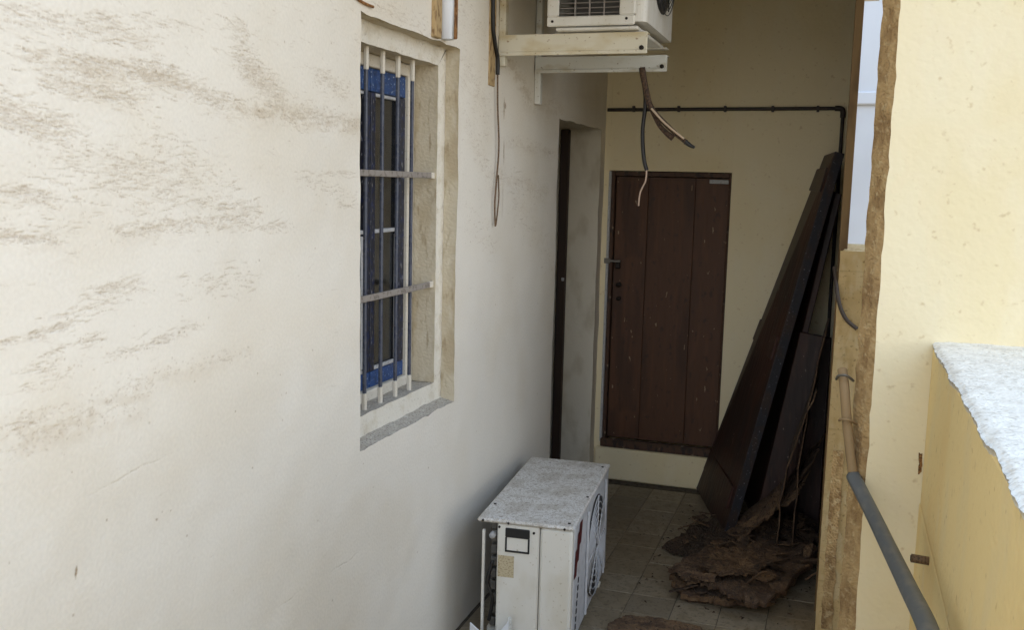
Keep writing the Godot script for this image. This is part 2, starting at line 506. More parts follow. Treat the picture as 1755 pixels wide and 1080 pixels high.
	for k in 3:
		var t := stain_tex(384, 384, 80 + k, c8(82, 51, 29), [[c8(62, 37, 20), 0.01, 0.45, 0.8, 0.7, 1, 6], [c8(104, 64, 36), 0.04, 0.55, 0.8, 0.3, 1, 8], [c8(50, 32, 24), 0.05, 0.72, 0.86, 0.5, 1, 2], [c8(170, 150, 122), 0.06, 0.87, 0.89, 0.75, 1, 3]])
		dv.append(tri_mat(t, 0.9, 0.62, bump_tex(256, 256, 84 + k, 0.03, 0.12, 0.5, 1, 6), 0.25))
	M.door = dv
	M.door_frame = tri_mat(stain_tex(256, 256, 88, c8(78, 54, 38), [[c8(180, 168, 146), 0.03, 0.78, 0.84, 0.7, 1, 2], [c8(36, 28, 24), 0.04, 0.5, 0.75, 0.7, 1, 3]]), 0.4, 0.7)
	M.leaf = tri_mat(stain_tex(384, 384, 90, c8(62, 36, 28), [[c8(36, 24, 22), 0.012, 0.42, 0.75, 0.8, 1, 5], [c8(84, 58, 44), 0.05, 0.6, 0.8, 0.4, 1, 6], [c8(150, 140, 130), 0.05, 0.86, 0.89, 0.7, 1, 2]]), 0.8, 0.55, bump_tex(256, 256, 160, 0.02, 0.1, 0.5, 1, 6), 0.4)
	M.leaf_edge = tri_mat(stain_tex(256, 256, 91, c8(40, 40, 46), [[c8(56, 42, 36), 0.02, 0.45, 0.75, 0.8, 1, 3], [c8(160, 164, 172), 0.1, 0.78, 0.85, 0.8, 1, 1]]), 0.4, 0.5)
	var rot := []
	for k in 3:
		var t := stain_tex(384, 384, 95 + k, [c8(104, 80, 56), c8(86, 66, 48), c8(62, 48, 36)][k], [[c8(66, 48, 34), 0.01, 0.42, 0.75, 0.8, 1, 1], [c8(132, 108, 80), 0.03, 0.62, 0.85, 0.5, 2, 1], [c8(38, 28, 21), 0.06, 0.62, 0.8, 0.7, 1, 1], [c8(160, 144, 122), 0.08, 0.8, 0.88, 0.6, 1, 1]])
		rot.append(tri_mat(t, 0.5, 0.95, bump_tex(256, 256, 101 + k, 0.03, 0.12, 0.6), 1.0))
	M.rot = rot
	var tl := []
	for k in 4:
		var t := stain_tex(256, 256, 110 + k, [c8(144, 131, 110), c8(136, 122, 100), c8(148, 134, 111), c8(128, 116, 97)][k], [[c8(120, 106, 84), 0.02, 0.45, 0.8, 0.6, 1, 1], [c8(92, 78, 58), 0.06, 0.62, 0.85, 0.6, 1, 1], [c8(66, 56, 44), 0.14, 0.72, 0.85, 0.6, 1, 1]])
		tl.append(tri_mat(t, 0.53, 0.5, bump_tex(128, 128, 120 + k, 0.03, 0.1), 0.1))
	M.tile = tl
	M.grout = tri_mat(stain_tex(256, 256, 130, c8(86, 76, 64), [[c8(40, 34, 28), 0.05, 0.5, 0.8, 0.7, 1, 1]]), 0.5, 0.95)
	M.ground = tri_mat(stain_tex(384, 384, 131, c8(150, 136, 112), [[c8(124, 110, 88), 0.01, 0.4, 0.8, 0.8, 1, 1], [c8(120, 106, 84), 0.08, 0.6, 0.85, 0.5, 1, 1]]), 6.0, 0.95)

# ------------------------------------------------------------------ house wall with window and doorway
func edge(t: float, k: float) -> float:
	return 0.006 * nmid.get_noise_2d(t * 1.4, k * 31.0) + 0.003 * nmid.get_noise_2d(t * 5.0, k * 57.0)

func strip(st: SurfaceTool, a: Callable, b: Callable, t0: float, t1: float, n: int, toward: Vector3):
	for i in n:
		var s0: float = lerp(t0, t1, float(i) / n)
		var s1: float = lerp(t0, t1, float(i + 1) / n)
		quad_n(st, [a.call(s0), a.call(s1), b.call(s1), b.call(s0)], toward, [Vector2.ZERO, Vector2.ZERO, Vector2.ZERO, Vector2.ZERO])

func build_house_wall():
	var root := thing("house_wall", "long off-white plastered house wall with barred blue window and scraped trowel marks", "wall")
	# openings: z0 (near), z1 (far), y0, y1
	var win := [-2.55, -3.297, 0.907, 2.163]
	var dor := [-4.585, -5.435, 0.0, 2.012]
	var zs := []
	var ys := []
	var fill := func(arr: Array, stops: Array, step: float):
		for i in stops.size() - 1:
			var n := int(ceil(absf(stops[i + 1] - stops[i]) / step))
			for k in n:
				arr.append(lerp(float(stops[i]), float(stops[i + 1]), float(k) / n))
		arr.append(float(stops[-1]))
	fill.call(zs, [3.0, win[0], win[1], dor[0], dor[1], ZB], 0.03)
	fill.call(ys, [0.0, win[2], dor[3], win[3], ROOF], 0.03)
	var pt := func(y: float, z: float) -> Vector3:
		var yy := y
		var zz := z
		if absf(z - win[0]) < 1e-4 or absf(z - win[1]) < 1e-4:
			if y > 0.85 and y < 2.2: zz += edge(y, z)
		if absf(z - dor[0]) < 1e-4 or absf(z - dor[1]) < 1e-4:
			zz += edge(y, z) * 0.6
		if (absf(y - win[2]) < 1e-4 or absf(y - win[3]) < 1e-4) and z < -2.5 and z > -3.35:
			yy += edge(z, y)
		if absf(y - dor[3]) < 1e-4 and z < -4.5:
			yy += edge(z, y)
		return Vector3(wall_x(yy, zz), yy, zz)
	var st := sb(true)
	for i in zs.size() - 1:
		for j in ys.size() - 1:
			var zc: float = (zs[i] + zs[i + 1]) * 0.5
			var yc: float = (ys[j] + ys[j + 1]) * 0.5
			if zc < win[0] and zc > win[1] and yc > win[2] and yc < win[3]: continue
			if zc < dor[0] and zc > dor[1] and yc < dor[3]: continue
			var p := [pt.call(ys[j], zs[i]), pt.call(ys[j], zs[i + 1]), pt.call(ys[j + 1], zs[i + 1]), pt.call(ys[j + 1], zs[i])]
			quad_n(st, p, Vector3.RIGHT, [uv_wall(p[0].y, p[0].z), uv_wall(p[1].y, p[1].z), uv_wall(p[2].y, p[2].z), uv_wall(p[3].y, p[3].z)])
	st.generate_normals()
	part("plaster_face", st.commit(), M.wall, root)
	# the body of the wall behind the face, in blocks round the openings
	st = sb()
	add_box(st, Vector3(-1.62, -0.14, -2.5), Vector3(WX - 0.02, ROOF, 3.0), 0.001)
	add_box(st, Vector3(-1.62, 0, -4.585), Vector3(WX - 0.02, ROOF, -3.36), 0.001)
	add_box(st, Vector3(-1.62, 2.24, -3.36), Vector3(WX - 0.02, ROOF, -2.5), 0.001)
	add_box(st, Vector3(-1.62, 0, -3.36), Vector3(WX - 0.02, 0.84, -2.5), 0.001)
	add_box(st, Vector3(-1.62, 2.03, -5.435), Vector3(WX - 0.02, ROOF, -4.585), 0.001)
	add_box(st, Vector3(-1.62, 0, -5.74), Vector3(WX - 0.02, ROOF, -5.45), 0.001)
	part("wall_core", mesh_of(st), M.reveal, root)
	# ---- window: outer step
	var w := node("window", root)
	var x1 := -1.362
	var iz0 := -2.61
	var iz1 := -3.24
	var iy0 := 0.982
	var iy1 := 2.1
	st = sb(true)
	strip(st, func(y): return pt.call(clampf(y, win[2], win[3]), win[1]), func(y): return Vector3(x1, y, win[1] + edge(y, win[1])), win[2] - 0.006, win[3] + 0.006, 40, Vector3.BACK)
	strip(st, func(z): return pt.call(win[3], z), func(z): return Vector3(x1, win[3] + edge(z, win[3]), z), win[0], win[1], 24, Vector3.DOWN)
	strip(st, func(y): return pt.call(y, win[0]), func(y): return Vector3(x1, y, win[0] + edge(y, win[0])), win[2], win[3], 40, Vector3.FORWARD)
	part("outer_reveal", mesh_of(st), M.reveal, w)
	st = sb(true)
	strip(st, func(z): return pt.call(win[2], z), func(z): return Vector3(x1, win[2] + edge(z, win[2]) + 0.012, z), win[0], win[1], 24, Vector3.UP)
	part("lower_ledge", mesh_of(st), M.cement, w)
	# white band between outer and inner opening
	st = sb(true)
	var inner := func(y: float, z: float) -> Vector3: return Vector3(x1 - 0.004, y + 0.6 * edge(z, 3.3 + y), z + 0.6 * edge(y, 2.1 + z))
	strip(st, func(y): return Vector3(x1, lerp(win[2], win[3], (y - iy0) / (iy1 - iy0)), win[1] - 0.008), func(y): return inner.call(y, iz1), iy0, iy1, 40, Vector3.RIGHT)
	strip(st, func(y): return Vector3(x1, lerp(win[2], win[3], (y - iy0) / (iy1 - iy0)), win[0] + 0.008), func(y): return inner.call(y, iz0), iy0, iy1, 40, Vector3.RIGHT)
	strip(st, func(z): return Vector3(x1, win[3] + 0.008, lerp(win[0] + 0.008, win[1] - 0.008, (z - iz0) / (iz1 - iz0))), func(z): return inner.call(iy1, z), iz0, iz1, 24, Vector3.RIGHT)
	strip(st, func(z): return Vector3(x1 + 0.002, win[2] + 0.004, lerp(win[0] + 0.008, win[1] - 0.008, (z - iz0) / (iz1 - iz0))), func(z): return inner.call(iy0, z), iz0, iz1, 24, Vector3.RIGHT)
	part("surround", mesh_of(st), M.white_plaster, w)
	# inner reveal
	var xw := -1.50
	st = sb(true)
	strip(st, func(y): return inner.call(y, iz1), func(y): return Vector3(xw, y, iz1 + 0.005 * edge(y, 9.0)), iy0, iy1, 40, Vector3.BACK)
	strip(st, func(y): return inner.call(y, iz0), func(y): return Vector3(xw, y, iz0), iy0, iy1, 40, Vector3.FORWARD)
	strip(st, func(z): return inner.call(iy1, z), func(z): return Vector3(xw, iy1, z), iz0, iz1, 24, Vector3.DOWN)
	part("inner_reveal", mesh_of(st), M.reveal, w)
	st = sb(true)
	strip(st, func(z): return inner.call(iy0, z), func(z): return Vector3(xw, iy0 - 0.004, z), iz0, iz1, 24, Vector3.UP)
	part("sill", mesh_of(st), M.cement, w)
	# joinery: white outer post and sill strip, blue sash, putty lines, panes
	part("frame_post", box(Vector3(-1.50, 0.975, -3.236), Vector3(-1.452, 2.1, -3.185), 0.003), M.bar_cream, w)
	part("frame_post", box(Vector3(-1.50, 0.975, -2.66), Vector3(-1.452, 2.1, -2.612), 0.003), M.bar_cream, w)
	part("frame_sill", box(Vector3(-1.50, 0.97, -3.185), Vector3(-1.448, 1.012, -2.66), 0.003), M.bar_cream, w)
	part("frame_head", box(Vector3(-1.50, 2.058, -3.185), Vector3(-1.452, 2.098, -2.66), 0.003), M.bar_cream, w)
	for q in [[-3.183, -2.925], [-2.919, -2.662]]:
		var zf: float = q[0]
		var zn: float = q[1]
		part("sash_rail", box(Vector3(-1.497, 1.014, zf), Vector3(-1.463, 1.066, zn), 0.002), M.blue, w)
		part("sash_rail", box(Vector3(-1.497, 1.984, zf), Vector3(-1.463, 2.056, zn), 0.002), M.blue, w)
		part("sash_rail", box(Vector3(-1.497, 1.527, zf + 0.042), Vector3(-1.465, 1.540, zn - 0.032), 0.002), M.putty, w)
		part("sash_stile", box(Vector3(-1.497, 1.068, zf), Vector3(-1.463, 1.982, zf + 0.04), 0.002), M.sash_dark, w)
		part("sash_stile", box(Vector3(-1.497, 1.068, zn - 0.03), Vector3(-1.463, 1.982, zn), 0.002), M.sash_dark, w)
		part("putty_line", box(Vector3(-1.478, 1.068, zf + 0.042), Vector3(-1.466, 1.08, zn - 0.032), 0.002), M.putty, w)
		part("putty_line", box(Vector3(-1.478, 1.082, zf + 0.042), Vector3(-1.466, 1.52, zf + 0.054), 0.002), M.putty, w)
		part("putty_line", box(Vector3(-1.478, 1.97, zf + 0.042), Vector3(-1.466, 1.981, zn - 0.032), 0.002), M.putty, w)
		part("pane", box(Vector3(-1.484, 1.067, zf + 0.038), Vector3(-1.480, 1.53, zn - 0.028), 0.0), M.glass, w)
		part("pane", box(Vector3(-1.484, 1.535, zf + 0.038), Vector3(-1.480, 1.985, zn - 0.028), 0.0), M.glass, w)
	# security bars
	for k in 5:
		var zc := -2.638 - 0.1125 * k
		part("bar", box(Vector3(-1.401, 1.03, zc - 0.0056), Vector3(-1.3895, 2.035, zc + 0.0056), 0.003), M.navy, w)
		part("bar_end", box(Vector3(-1.4022, 0.975, zc - 0.0068), Vector3(-1.388, 1.036, zc + 0.0068), 0.003), M.bar_cream, w)
		part("bar_end", box(Vector3(-1.4022, 2.03, zc - 0.0068), Vector3(-1.388, 2.102, zc + 0.0068), 0.003), M.bar_cream, w)
	for yb in [1.722, 1.338]:
		part("cross_bar", box(Vector3(-1.3865, yb - 0.01, -3.215), Vector3(-1.3745, yb + 0.01, -2.60), 0.002), M.wire_grey, w)
		part("cross_bar_end", box(Vector3(-1.388, yb - 0.011, -3.245), Vector3(-1.3735, yb + 0.011, -3.2152), 0.002), M.bar_cream, w)
	# the dark room behind the window
	st = sb()
	add_box(st, Vector3(-3.0, 0.0, -3.8), Vector3(-2.95, 2.9, -2.1), 0.0)
	add_box(st, Vector3(-2.95, 0.0, -3.8), Vector3(-1.63, 2.9, -3.75), 0.0)
	add_box(st, Vector3(-2.95, 0.0, -2.15), Vector3(-1.63, 2.9, -2.1), 0.0)
	add_box(st, Vector3(-2.95, -0.05, -3.75), Vector3(-1.63, 0.0, -2.15), 0.0)
	add_box(st, Vector3(-2.95, 2.9, -3.75), Vector3(-1.63, 2.95, -2.15), 0.0)
	part("room_lining", mesh_of(st), M.room, w)
	# frame blocks that close the gap between joinery and wall core
	st = sb()
	add_box(st, Vector3(-1.62, 0.84, -3.36), Vector3(-1.5005, 0.985, -2.5), 0.0)
	add_box(st, Vector3(-1.62, 2.09, -3.36), Vector3(-1.5005, 2.24, -2.5), 0.0)
	add_box(st, Vector3(-1.62, 0.985, -3.36), Vector3(-1.5005, 2.09, -3.23), 0.0)
	add_box(st, Vector3(-1.62, 0.985, -2.62), Vector3(-1.5005, 2.09, -2.5), 0.0)
	part("lintel_block", mesh_of(st), M.reveal, w)
	# ---- doorway; dark post put where the opening is black with shade
	var d := node("doorway", root)
	st = sb(true)
	var xd := -1.62
	strip(st, func(y): return pt.call(y, dor[1]), func(y): return Vector3(xd, y, dor[1]), 0.0, dor[3], 40, Vector3.BACK)
	strip(st, func(y): return pt.call(y, dor[0]), func(y): return Vector3(xd, y, dor[0]), 0.0, dor[3], 40, Vector3.FORWARD)
	strip(st, func(z): return pt.call(dor[3], z), func(z): return Vector3(xd, dor[3], z), dor[0], dor[1], 24, Vector3.DOWN)
	part("jamb", mesh_of(st), M.jamb, d)
	st = sb()
	add_box(st, Vector3(-3.4, 0.0, -6.6), Vector3(-3.35, 2.9, -3.85), 0.0)
	add_box(st, Vector3(-3.35, 0.0, -6.6), Vector3(-1.621, 2.9, -6.55), 0.0)
	add_box(st, Vector3(-3.35, 0.0, -3.9), Vector3(-1.621, 2.9, -3.85), 0.0)
	add_box(st, Vector3(-1.66, 0.0, -6.55), Vector3(-1.621, 2.9, -5.44), 0.0)
	add_box(st, Vector3(-3.4, -0.05, -6.6), Vector3(-1.6, 0.0, -3.85), 0.0)
	add_box(st, Vector3(-3.4, 2.9, -6.6), Vector3(-1.6, 2.95, -3.85), 0.0)
	part("room_lining", mesh_of(st), M.jamb, d)
	part("door_post", box(Vector3(-1.53, 0.0, -5.4345), Vector3(-1.482, 2.008, -5.395), 0.004), M.post_shade, d)
	part("bolt", box(Vector3(-1.5, 1.16, -5.3948), Vector3(-1.484, 1.18, -5.388), 0.003), M.putty, d)
	part("step_base", box(Vector3(-1.62, -0.1, -5.435), Vector3(WX - 0.002, 0.012, -4.585), 0.002), M.cement, d)

# ------------------------------------------------------------------ end wall and plank door
func build_end_wall():
	var root := thing("end_wall", "shaded yellowish end wall of the passage, with brown door and dark pipe", "wall")
	var x0 := WX - 0.02
	var x1 := 0.018
	var d0 := -1.277
	var d1 := -0.597
	var y0 := 0.215
	var y1 := 1.79
	part("masonry", box(Vector3(x0, -0.14, ZB - 0.25), Vector3(d0, ROOF, ZB), 0.001), M.pier, root)
	part("masonry", box(Vector3(d1, -0.14, ZB - 0.25), Vector3(x1, ROOF, ZB), 0.001), M.pier, root)
	part("masonry", box(Vector3(d0, y1, ZB - 0.25), Vector3(d1, ROOF, ZB), 0.0), M.pier, root)
	part("masonry", box(Vector3(d0, -0.14, ZB - 0.25), Vector3(d1, y0, ZB), 0.0), M.pier, root)
	part("light_stop", box(Vector3(d0 - 0.1, 0.1, ZB - 0.31), Vector3(d1 + 0.1, y1 + 0.2, ZB - 0.251), 0.0), M.room, root)  # unseen box added to stop light leaking round the door
	part("threshold_step", box(Vector3(WX + 0.012, 0.0, ZB), Vector3(-0.45, 0.188, ZB + 0.035), 0.008), M.pier, root)
	var d := node("door", root)
	part("door_frame", box(Vector3(d0 + 0.002, y0, ZB - 0.12), Vector3(d0 + 0.03, y1 - 0.002, ZB - 0.012), 0.003), M.door_frame, d)
	part("door_frame", box(Vector3(d1 - 0.012, y0, ZB - 0.12), Vector3(d1 - 0.001, y1 - 0.002, ZB - 0.012), 0.003), M.door_frame, d)
	part("door_frame", box(Vector3(d0 + 0.03, y1 - 0.03, ZB - 0.12), Vector3(d1 - 0.012, y1 - 0.002, ZB - 0.012), 0.003), M.door_frame, d)
	part("door_trim", box(Vector3(d0 - 0.004, y0, ZB - 0.011), Vector3(d0 + 0.011, y1 - 0.004, ZB + 0.003), 0.003), M.putty, d)
	part("door_sill", box(Vector3(d0 + 0.004, y0 - 0.028, ZB - 0.02), Vector3(d1, y0 + 0.022, ZB + 0.012), 0.004), M.door_frame, d)
	var xs := [d0 + 0.033, -1.058, -0.795, d1 - 0.014]
	for k in 3:
		part("plank", box(Vector3(xs[k] + 0.0008, y0 + 0.024, ZB - 0.075), Vector3(xs[k + 1] - 0.0008, y1 - 0.033, ZB - 0.04 + 0.001 * k), 0.0018), M.door[k], d)
	part("head_patch", box(Vector3(-0.72, y1 - 0.062, ZB - 0.038), Vector3(-0.615, y1 - 0.04, ZB - 0.031), 0.002), M.putty, d)
	# hasp and lock
	var st := sb()
	add_box(st, Vector3(-1.29, 1.262, ZB + 0.001), Vector3(-1.255, 1.292, ZB + 0.008), 0.002)
	add_box(st, Vector3(-1.262, 1.27, ZB - 0.008), Vector3(-1.195, 1.284, ZB + 0.006), 0.002)
	part("hasp", mesh_of(st), M.steel, d)
	part("padlock", box(Vector3(-1.225, 1.235, ZB - 0.012), Vector3(-1.195, 1.27, ZB + 0.008), 0.005), M.screw, d)
	part("knob", tube([Vector3(-1.205, 1.14, ZB - 0.04), Vector3(-1.205, 1.14, ZB - 0.01)], 0.014, 2, 10), M.screw, d)
	part("knob", tube([Vector3(-1.205, 1.06, ZB - 0.04), Vector3(-1.205, 1.06, ZB - 0.018)], 0.012, 2, 10), M.screw, d)
	# dark conduit along the wall and down the far corner
	var c := thing("wall_conduit", "thin dark conduit clipped across the end wall above the brown door", "pipe")
	part("pipe", tube([Vector3(-1.298, 2.125, ZB + 0.018), Vector3(-0.7, 2.129, ZB + 0.018), Vector3(-0.06, 2.133, ZB + 0.018)], 0.0095, 6, 8), M.conduit, c)
	part("pipe", tube([Vector3(-0.044, 2.12, ZB + 0.018), Vector3(-0.044, 1.5, ZB + 0.018), Vector3(-0.044, 0.2, ZB + 0.018)], 0.0095, 6, 8), M.conduit, c)
	part("elbow", tube([Vector3(-0.085, 2.133, ZB + 0.018), Vector3(-0.056, 2.131, ZB + 0.018), Vector3(-0.045, 2.118, ZB + 0.018), Vector3(-0.044, 2.085, ZB + 0.018)], 0.014, 5, 8), M.conduit, c)
	for x in [-1.15, -0.9, -0.65, -0.4, -0.17]:
		part("clip", box(Vector3(x - 0.007, 2.114, ZB + 0.006), Vector3(x + 0.007, 2.146, ZB + 0.031), 0.002), M.conduit, c)

# ------------------------------------------------------------------ open side: pier, side wall, parapet
func build_pier():
	var root := thing("corner_pier", "cream painted pier with a worn brown edge rising beside the parapet", "pillar")
	var n := 120
	var fr := sb(true)
	var ch := sb()
	var sd := sb(true)
	var rows := []
	for i in n + 1:
		var y := ROOF * i / n
		var wob := 0.006 * nmid.get_noise_2d(y * 1.2, 5.0) + 0.003 * nmid.get_noise_2d(y * 4.0, 9.0)
		var w2 := 0.005 * nmid.get_noise_2d(y * 1.5, 15.0) + 0.003 * nmid.get_noise_2d(y * 5.0, 19.0)
		var dent := 0.006 * nmid.get_noise_2d(y * 3.0, 25.0)
		rows.append([Vector3(0.104 + wob, y, -2.9), Vector3(0.088 + dent, y, -2.917 + dent), Vector3(0.06 + w2, y, -2.962)])
	var z := Vector2.ZERO
	for i in n:
		var a: Array = rows[i]
		var b: Array = rows[i + 1]
		quad_n(fr, [a[0], Vector3(0.95, a[0].y, -2.9), Vector3(0.95, b[0].y, -2.9), b[0]], Vector3.BACK, [z, z, z, z])
		for k in 2:
			quad_n(ch, [a[k], a[k + 1], b[k + 1], b[k]], Vector3(-1, 0, 1), [z, z, z, z])
		quad_n(sd, [a[2], Vector3(0.085, a[0].y, -3.14), Vector3(0.085, b[0].y, -3.14), b[2]], Vector3.LEFT, [z, z, z, z])
	part("front_face", mesh_of(fr), M.pier, root)
	part("worn_edge", mesh_of(ch), M.worn, root)
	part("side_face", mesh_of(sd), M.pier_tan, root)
	# rest of the body
	var st := sb()
	add_box(st, Vector3(0.12, 0, -3.14), Vector3(0.949, ROOF, -2.925), 0.0)
	add_box(st, Vector3(0.087, 0, -3.141), Vector3(0.12, ROOF, -2.985), 0.0)
	part("pier_core", mesh_of(st), M.pier, root)
	# low return wall beyond the opening behind the pier
	var lw := thing("low_wall", "narrow cream low wall seen behind the pier, patched with bare brown cement", "wall")
	st = sb(true)
	for i in 60:
		var ya := 1.485 * i / 60.0
		var yb := 1.485 * (i + 1) / 60.0
		var j0 := -0.006 + 0.004 * nmid.get_noise_2d(ya * 3.0, 40.0)
		var j1 := -0.006 + 0.004 * nmid.get_noise_2d(yb * 3.0, 40.0)
		quad_n(st, [Vector3(j0, ya, -3.85), Vector3(0.6, ya, -3.85), Vector3(0.6, yb, -3.85), Vector3(j1, yb, -3.85)], Vector3.BACK, [z, z, z, z])
		quad_n(st, [Vector3(j0, ya, -3.85), Vector3(-0.008, ya, -4.2), Vector3(-0.008, yb, -4.2), Vector3(j1, yb, -3.85)], Vector3.LEFT, [z, z, z, z])
	part("front_face", mesh_of(st), M.pier_tan, lw)
	part("wall_body", box(Vector3(-0.004, -0.13, -4.5), Vector3(0.6, 1.481, -3.853), 0.012), M.pier_tan, lw)
	var nz := FastNoiseLite.new()
	nz.seed = 9
	nz.frequency = 3.0
	st = sb()
	for i in 44:
		var ya := 0.02 + 0.71 * i / 44.0
		var yb := 0.02 + 0.71 * (i + 1) / 44.0
		var la := 0.0155 + 0.007 * nz.get_noise_1d(ya * 4)
		var lb := 0.0155 + 0.007 * nz.get_noise_1d(yb * 4)
		var ra := 0.056 + 0.009 * nz.get_noise_1d(ya * 4 + 50)
		var rb := 0.056 + 0.009 * nz.get_noise_1d(yb * 4 + 50)
		quad_n(st, [Vector3(la, ya, -3.847), Vector3(ra, ya, -3.847), Vector3(rb, yb, -3.847), Vector3(lb, yb, -3.847)], Vector3.BACK, [z, z, z, z])
	part("cement_patch", mesh_of(st), M.worn, lw)
	# rust stain spot on the face near the parapet
	var s := torn_sheet([Vector2(-0.005, -0.03), Vector2(0.004, -0.026), Vector2(0.006, 0.022), Vector2(-0.003, 0.03)], 0.0008, 0.0, 0.006, func(_p): return 0.0, 77)
	var sp := part("rust_stain", s, M.rust_dark, root, Vector3(0.2425, 0.955, -2.8988))
	sp.rotation.x = PI / 2
	# thin partition from the low wall to the end wall closes the deep end of the passage
	var sw := thing("side_partition", "thin brown partition wall that the old boards lean on", "wall")
	part("masonry", box(Vector3(-0.014, -0.13, ZB - 0.01), Vector3(0.018, ROOF, -4.05), 0.002), M.partition, sw)
	# white house across the open side
	var nb := thing("white_house", "white house wall outside, seen through the gap behind the pier", "building")
	part("wall", box(Vector3(0.6, -0.14, -12.0), Vector3(9.0, 6.5, -8.2), 0.02), M.outside, nb)
	part("wall", box(Vector3(-0.6, -0.14, -12.0), Vector3(0.6, 6.5, -8.2), 0.0), M.outside, nb)
	for wx in [1.6, 3.4, 5.2, 7.0]:
		for wy in [1.0, 4.3]:
			var wn := node("window", nb)
			part("frame", box(Vector3(wx, wy, -8.2), Vector3(wx + 0.9, wy + 1.3, -8.16), 0.01), M.wire_grey, wn)
			part("pane", box(Vector3(wx + 0.06, wy + 0.06, -8.16), Vector3(wx + 0.84, wy + 1.24, -8.154), 0.0), M.pane_dark, wn)
	part("string_course", box(Vector3(-0.6, at_px(2, -8.17, 1485, 168).y - 0.05, -8.2), Vector3(9.0, at_px(2, -8.17, 1485, 168).y + 0.05, -8.17), 0.01), M.outside, nb)

func build_parapet():
	var root := thing("parapet", "yellow cream parapet wall with rough white lime washed top against the pier", "wall")
	part("inner_wall", box(Vector3(0.252, 0, -3.845), Vector3(0.551, 0.35, -3.15), 0.004), M.parapet, root)  # unseen stretch, kept low to let more skylight in
	part("inner_wall", box(Vector3(0.252, 0, -2.9), Vector3(0.55, 1.283, 3.0), 0.004), M.parapet, root)
	part("plinth", box(Vector3(0.249, 0, -2.9), Vector3(0.252, 0.845, 3.0), 0.004), M.parapet, root)
	# lumpy top with a ragged inner edge
	var st := sb(true)
	var nx := 44
	var nzz := 460
	var g := []
	for i in nzz + 1:
		var row := []
		var z: float = lerp(-2.9, 1.5, float(i) / nzz)
		var e := 0.009 * nmid.get_noise_2d(z * 0.6, 70.0) + 0.004 * nmid.get_noise_2d(z * 2.4, 80.0) + 0.0026 * nmid.get_noise_2d(z * 7.0, 90.0)
		var x0 := 0.247 + e
		for k in nx + 1:
			var x: float = lerp(x0, 0.556, float(k) / nx)
			var drop := 0.009 * exp(-k / 1.0)
			var h := 0.0022 * nmid.get_noise_2d(x * 1.6, z * 1.6) + 0.0014 * nmid.get_noise_2d(x * 6, z * 3) + 0.0009 * nmid.get_noise_2d(x * 16, z * 9)
			row.append(Vector3(x, 1.303 + h - drop, z))
		row.push_front(Vector3(x0 + 0.006, 1.279, z))
		g.append(row)
	var zero := Vector2.ZERO
	for i in nzz:
		for k in nx + 1:
			quad_n(st, [g[i][k], g[i][k + 1], g[i + 1][k + 1], g[i + 1][k]], Vector3(-0.3, 1, 0), [zero, zero, zero, zero])
	part("coping", mesh_of(st), M.lime, root)
	var b := thing("pipe_stub", "short brown cut pipe stub sticking out of the parapet plinth by the pier", "pipe")
	part("stub_tube", tube([at_px(0, 0.25, 1592, 962), at_px(0, 0.25, 1592, 962) + Vector3(-0.042, 0.002, 0)], 0.0105, 2, 12), M.wire_brown, b)
	part("stub_bore", tube([at_px(0, 0.25, 1592, 962) + Vector3(-0.04, 0.002, 0), at_px(0, 0.25, 1592, 962) + Vector3(-0.0435, 0.002, 0)], 0.0075, 2, 12), M.black, b)

func build_right_pipes():
	var p := thing("grey_conduit", "grey plastic conduit bending down from the pier, upper length painted cream", "pipe")
	part("painted_length", tube([Vector3(0.022, 1.19, -2.975), Vector3(0.03, 1.15, -2.945), Vector3(0.047, 1.03, -2.93), Vector3(0.073, 0.885, -2.915)], 0.0138, 8, 14), M.pipe_cream, p)
	var pts := [Vector3(0.071, 0.895, -2.916), at_px(2, -2.76, 1490, 872), at_px(2, -2.5, 1523, 940), at_px(2, -2.2, 1556, 1008), at_px(2, -1.9, 1592, 1085), at_px(2, -1.6, 1640, 1240), Vector3(0.235, 0.42, -1.25), Vector3(0.262, 0.36, -1.1)]
	part("grey_length", tube(pts, 0.0195, 8, 16), M.pvc_grey, p)
	part("clip", tube([Vector3(0.008, 1.165, -2.955), Vector3(0.012, 1.18, -2.925), Vector3(0.033, 1.185, -2.915), Vector3(0.054, 1.165, -2.95)], 0.004, 6, 6), M.steel, p)
	part("clip", tube([Vector3(0.024, 1.045, -2.955), Vector3(0.027, 1.058, -2.912), Vector3(0.05, 1.06, -2.905), Vector3(0.072, 1.04, -2.95)], 0.004, 6, 6), M.pipe_cream, p)
	var c := thing("cable_end", "short dark cable end hanging out beside the pier above the grey conduit", "cable")
	part("cable_sheath", tube([Vector3(-0.024, 1.42, -3.9), at_px(2, -3.835, 1434, 500), at_px(2, -3.825, 1440, 528), at_px(2, -3.825, 1450, 548), at_px(2, -3.825, 1468, 564)], 0.0075, 8, 8), M.cable_grey, c)

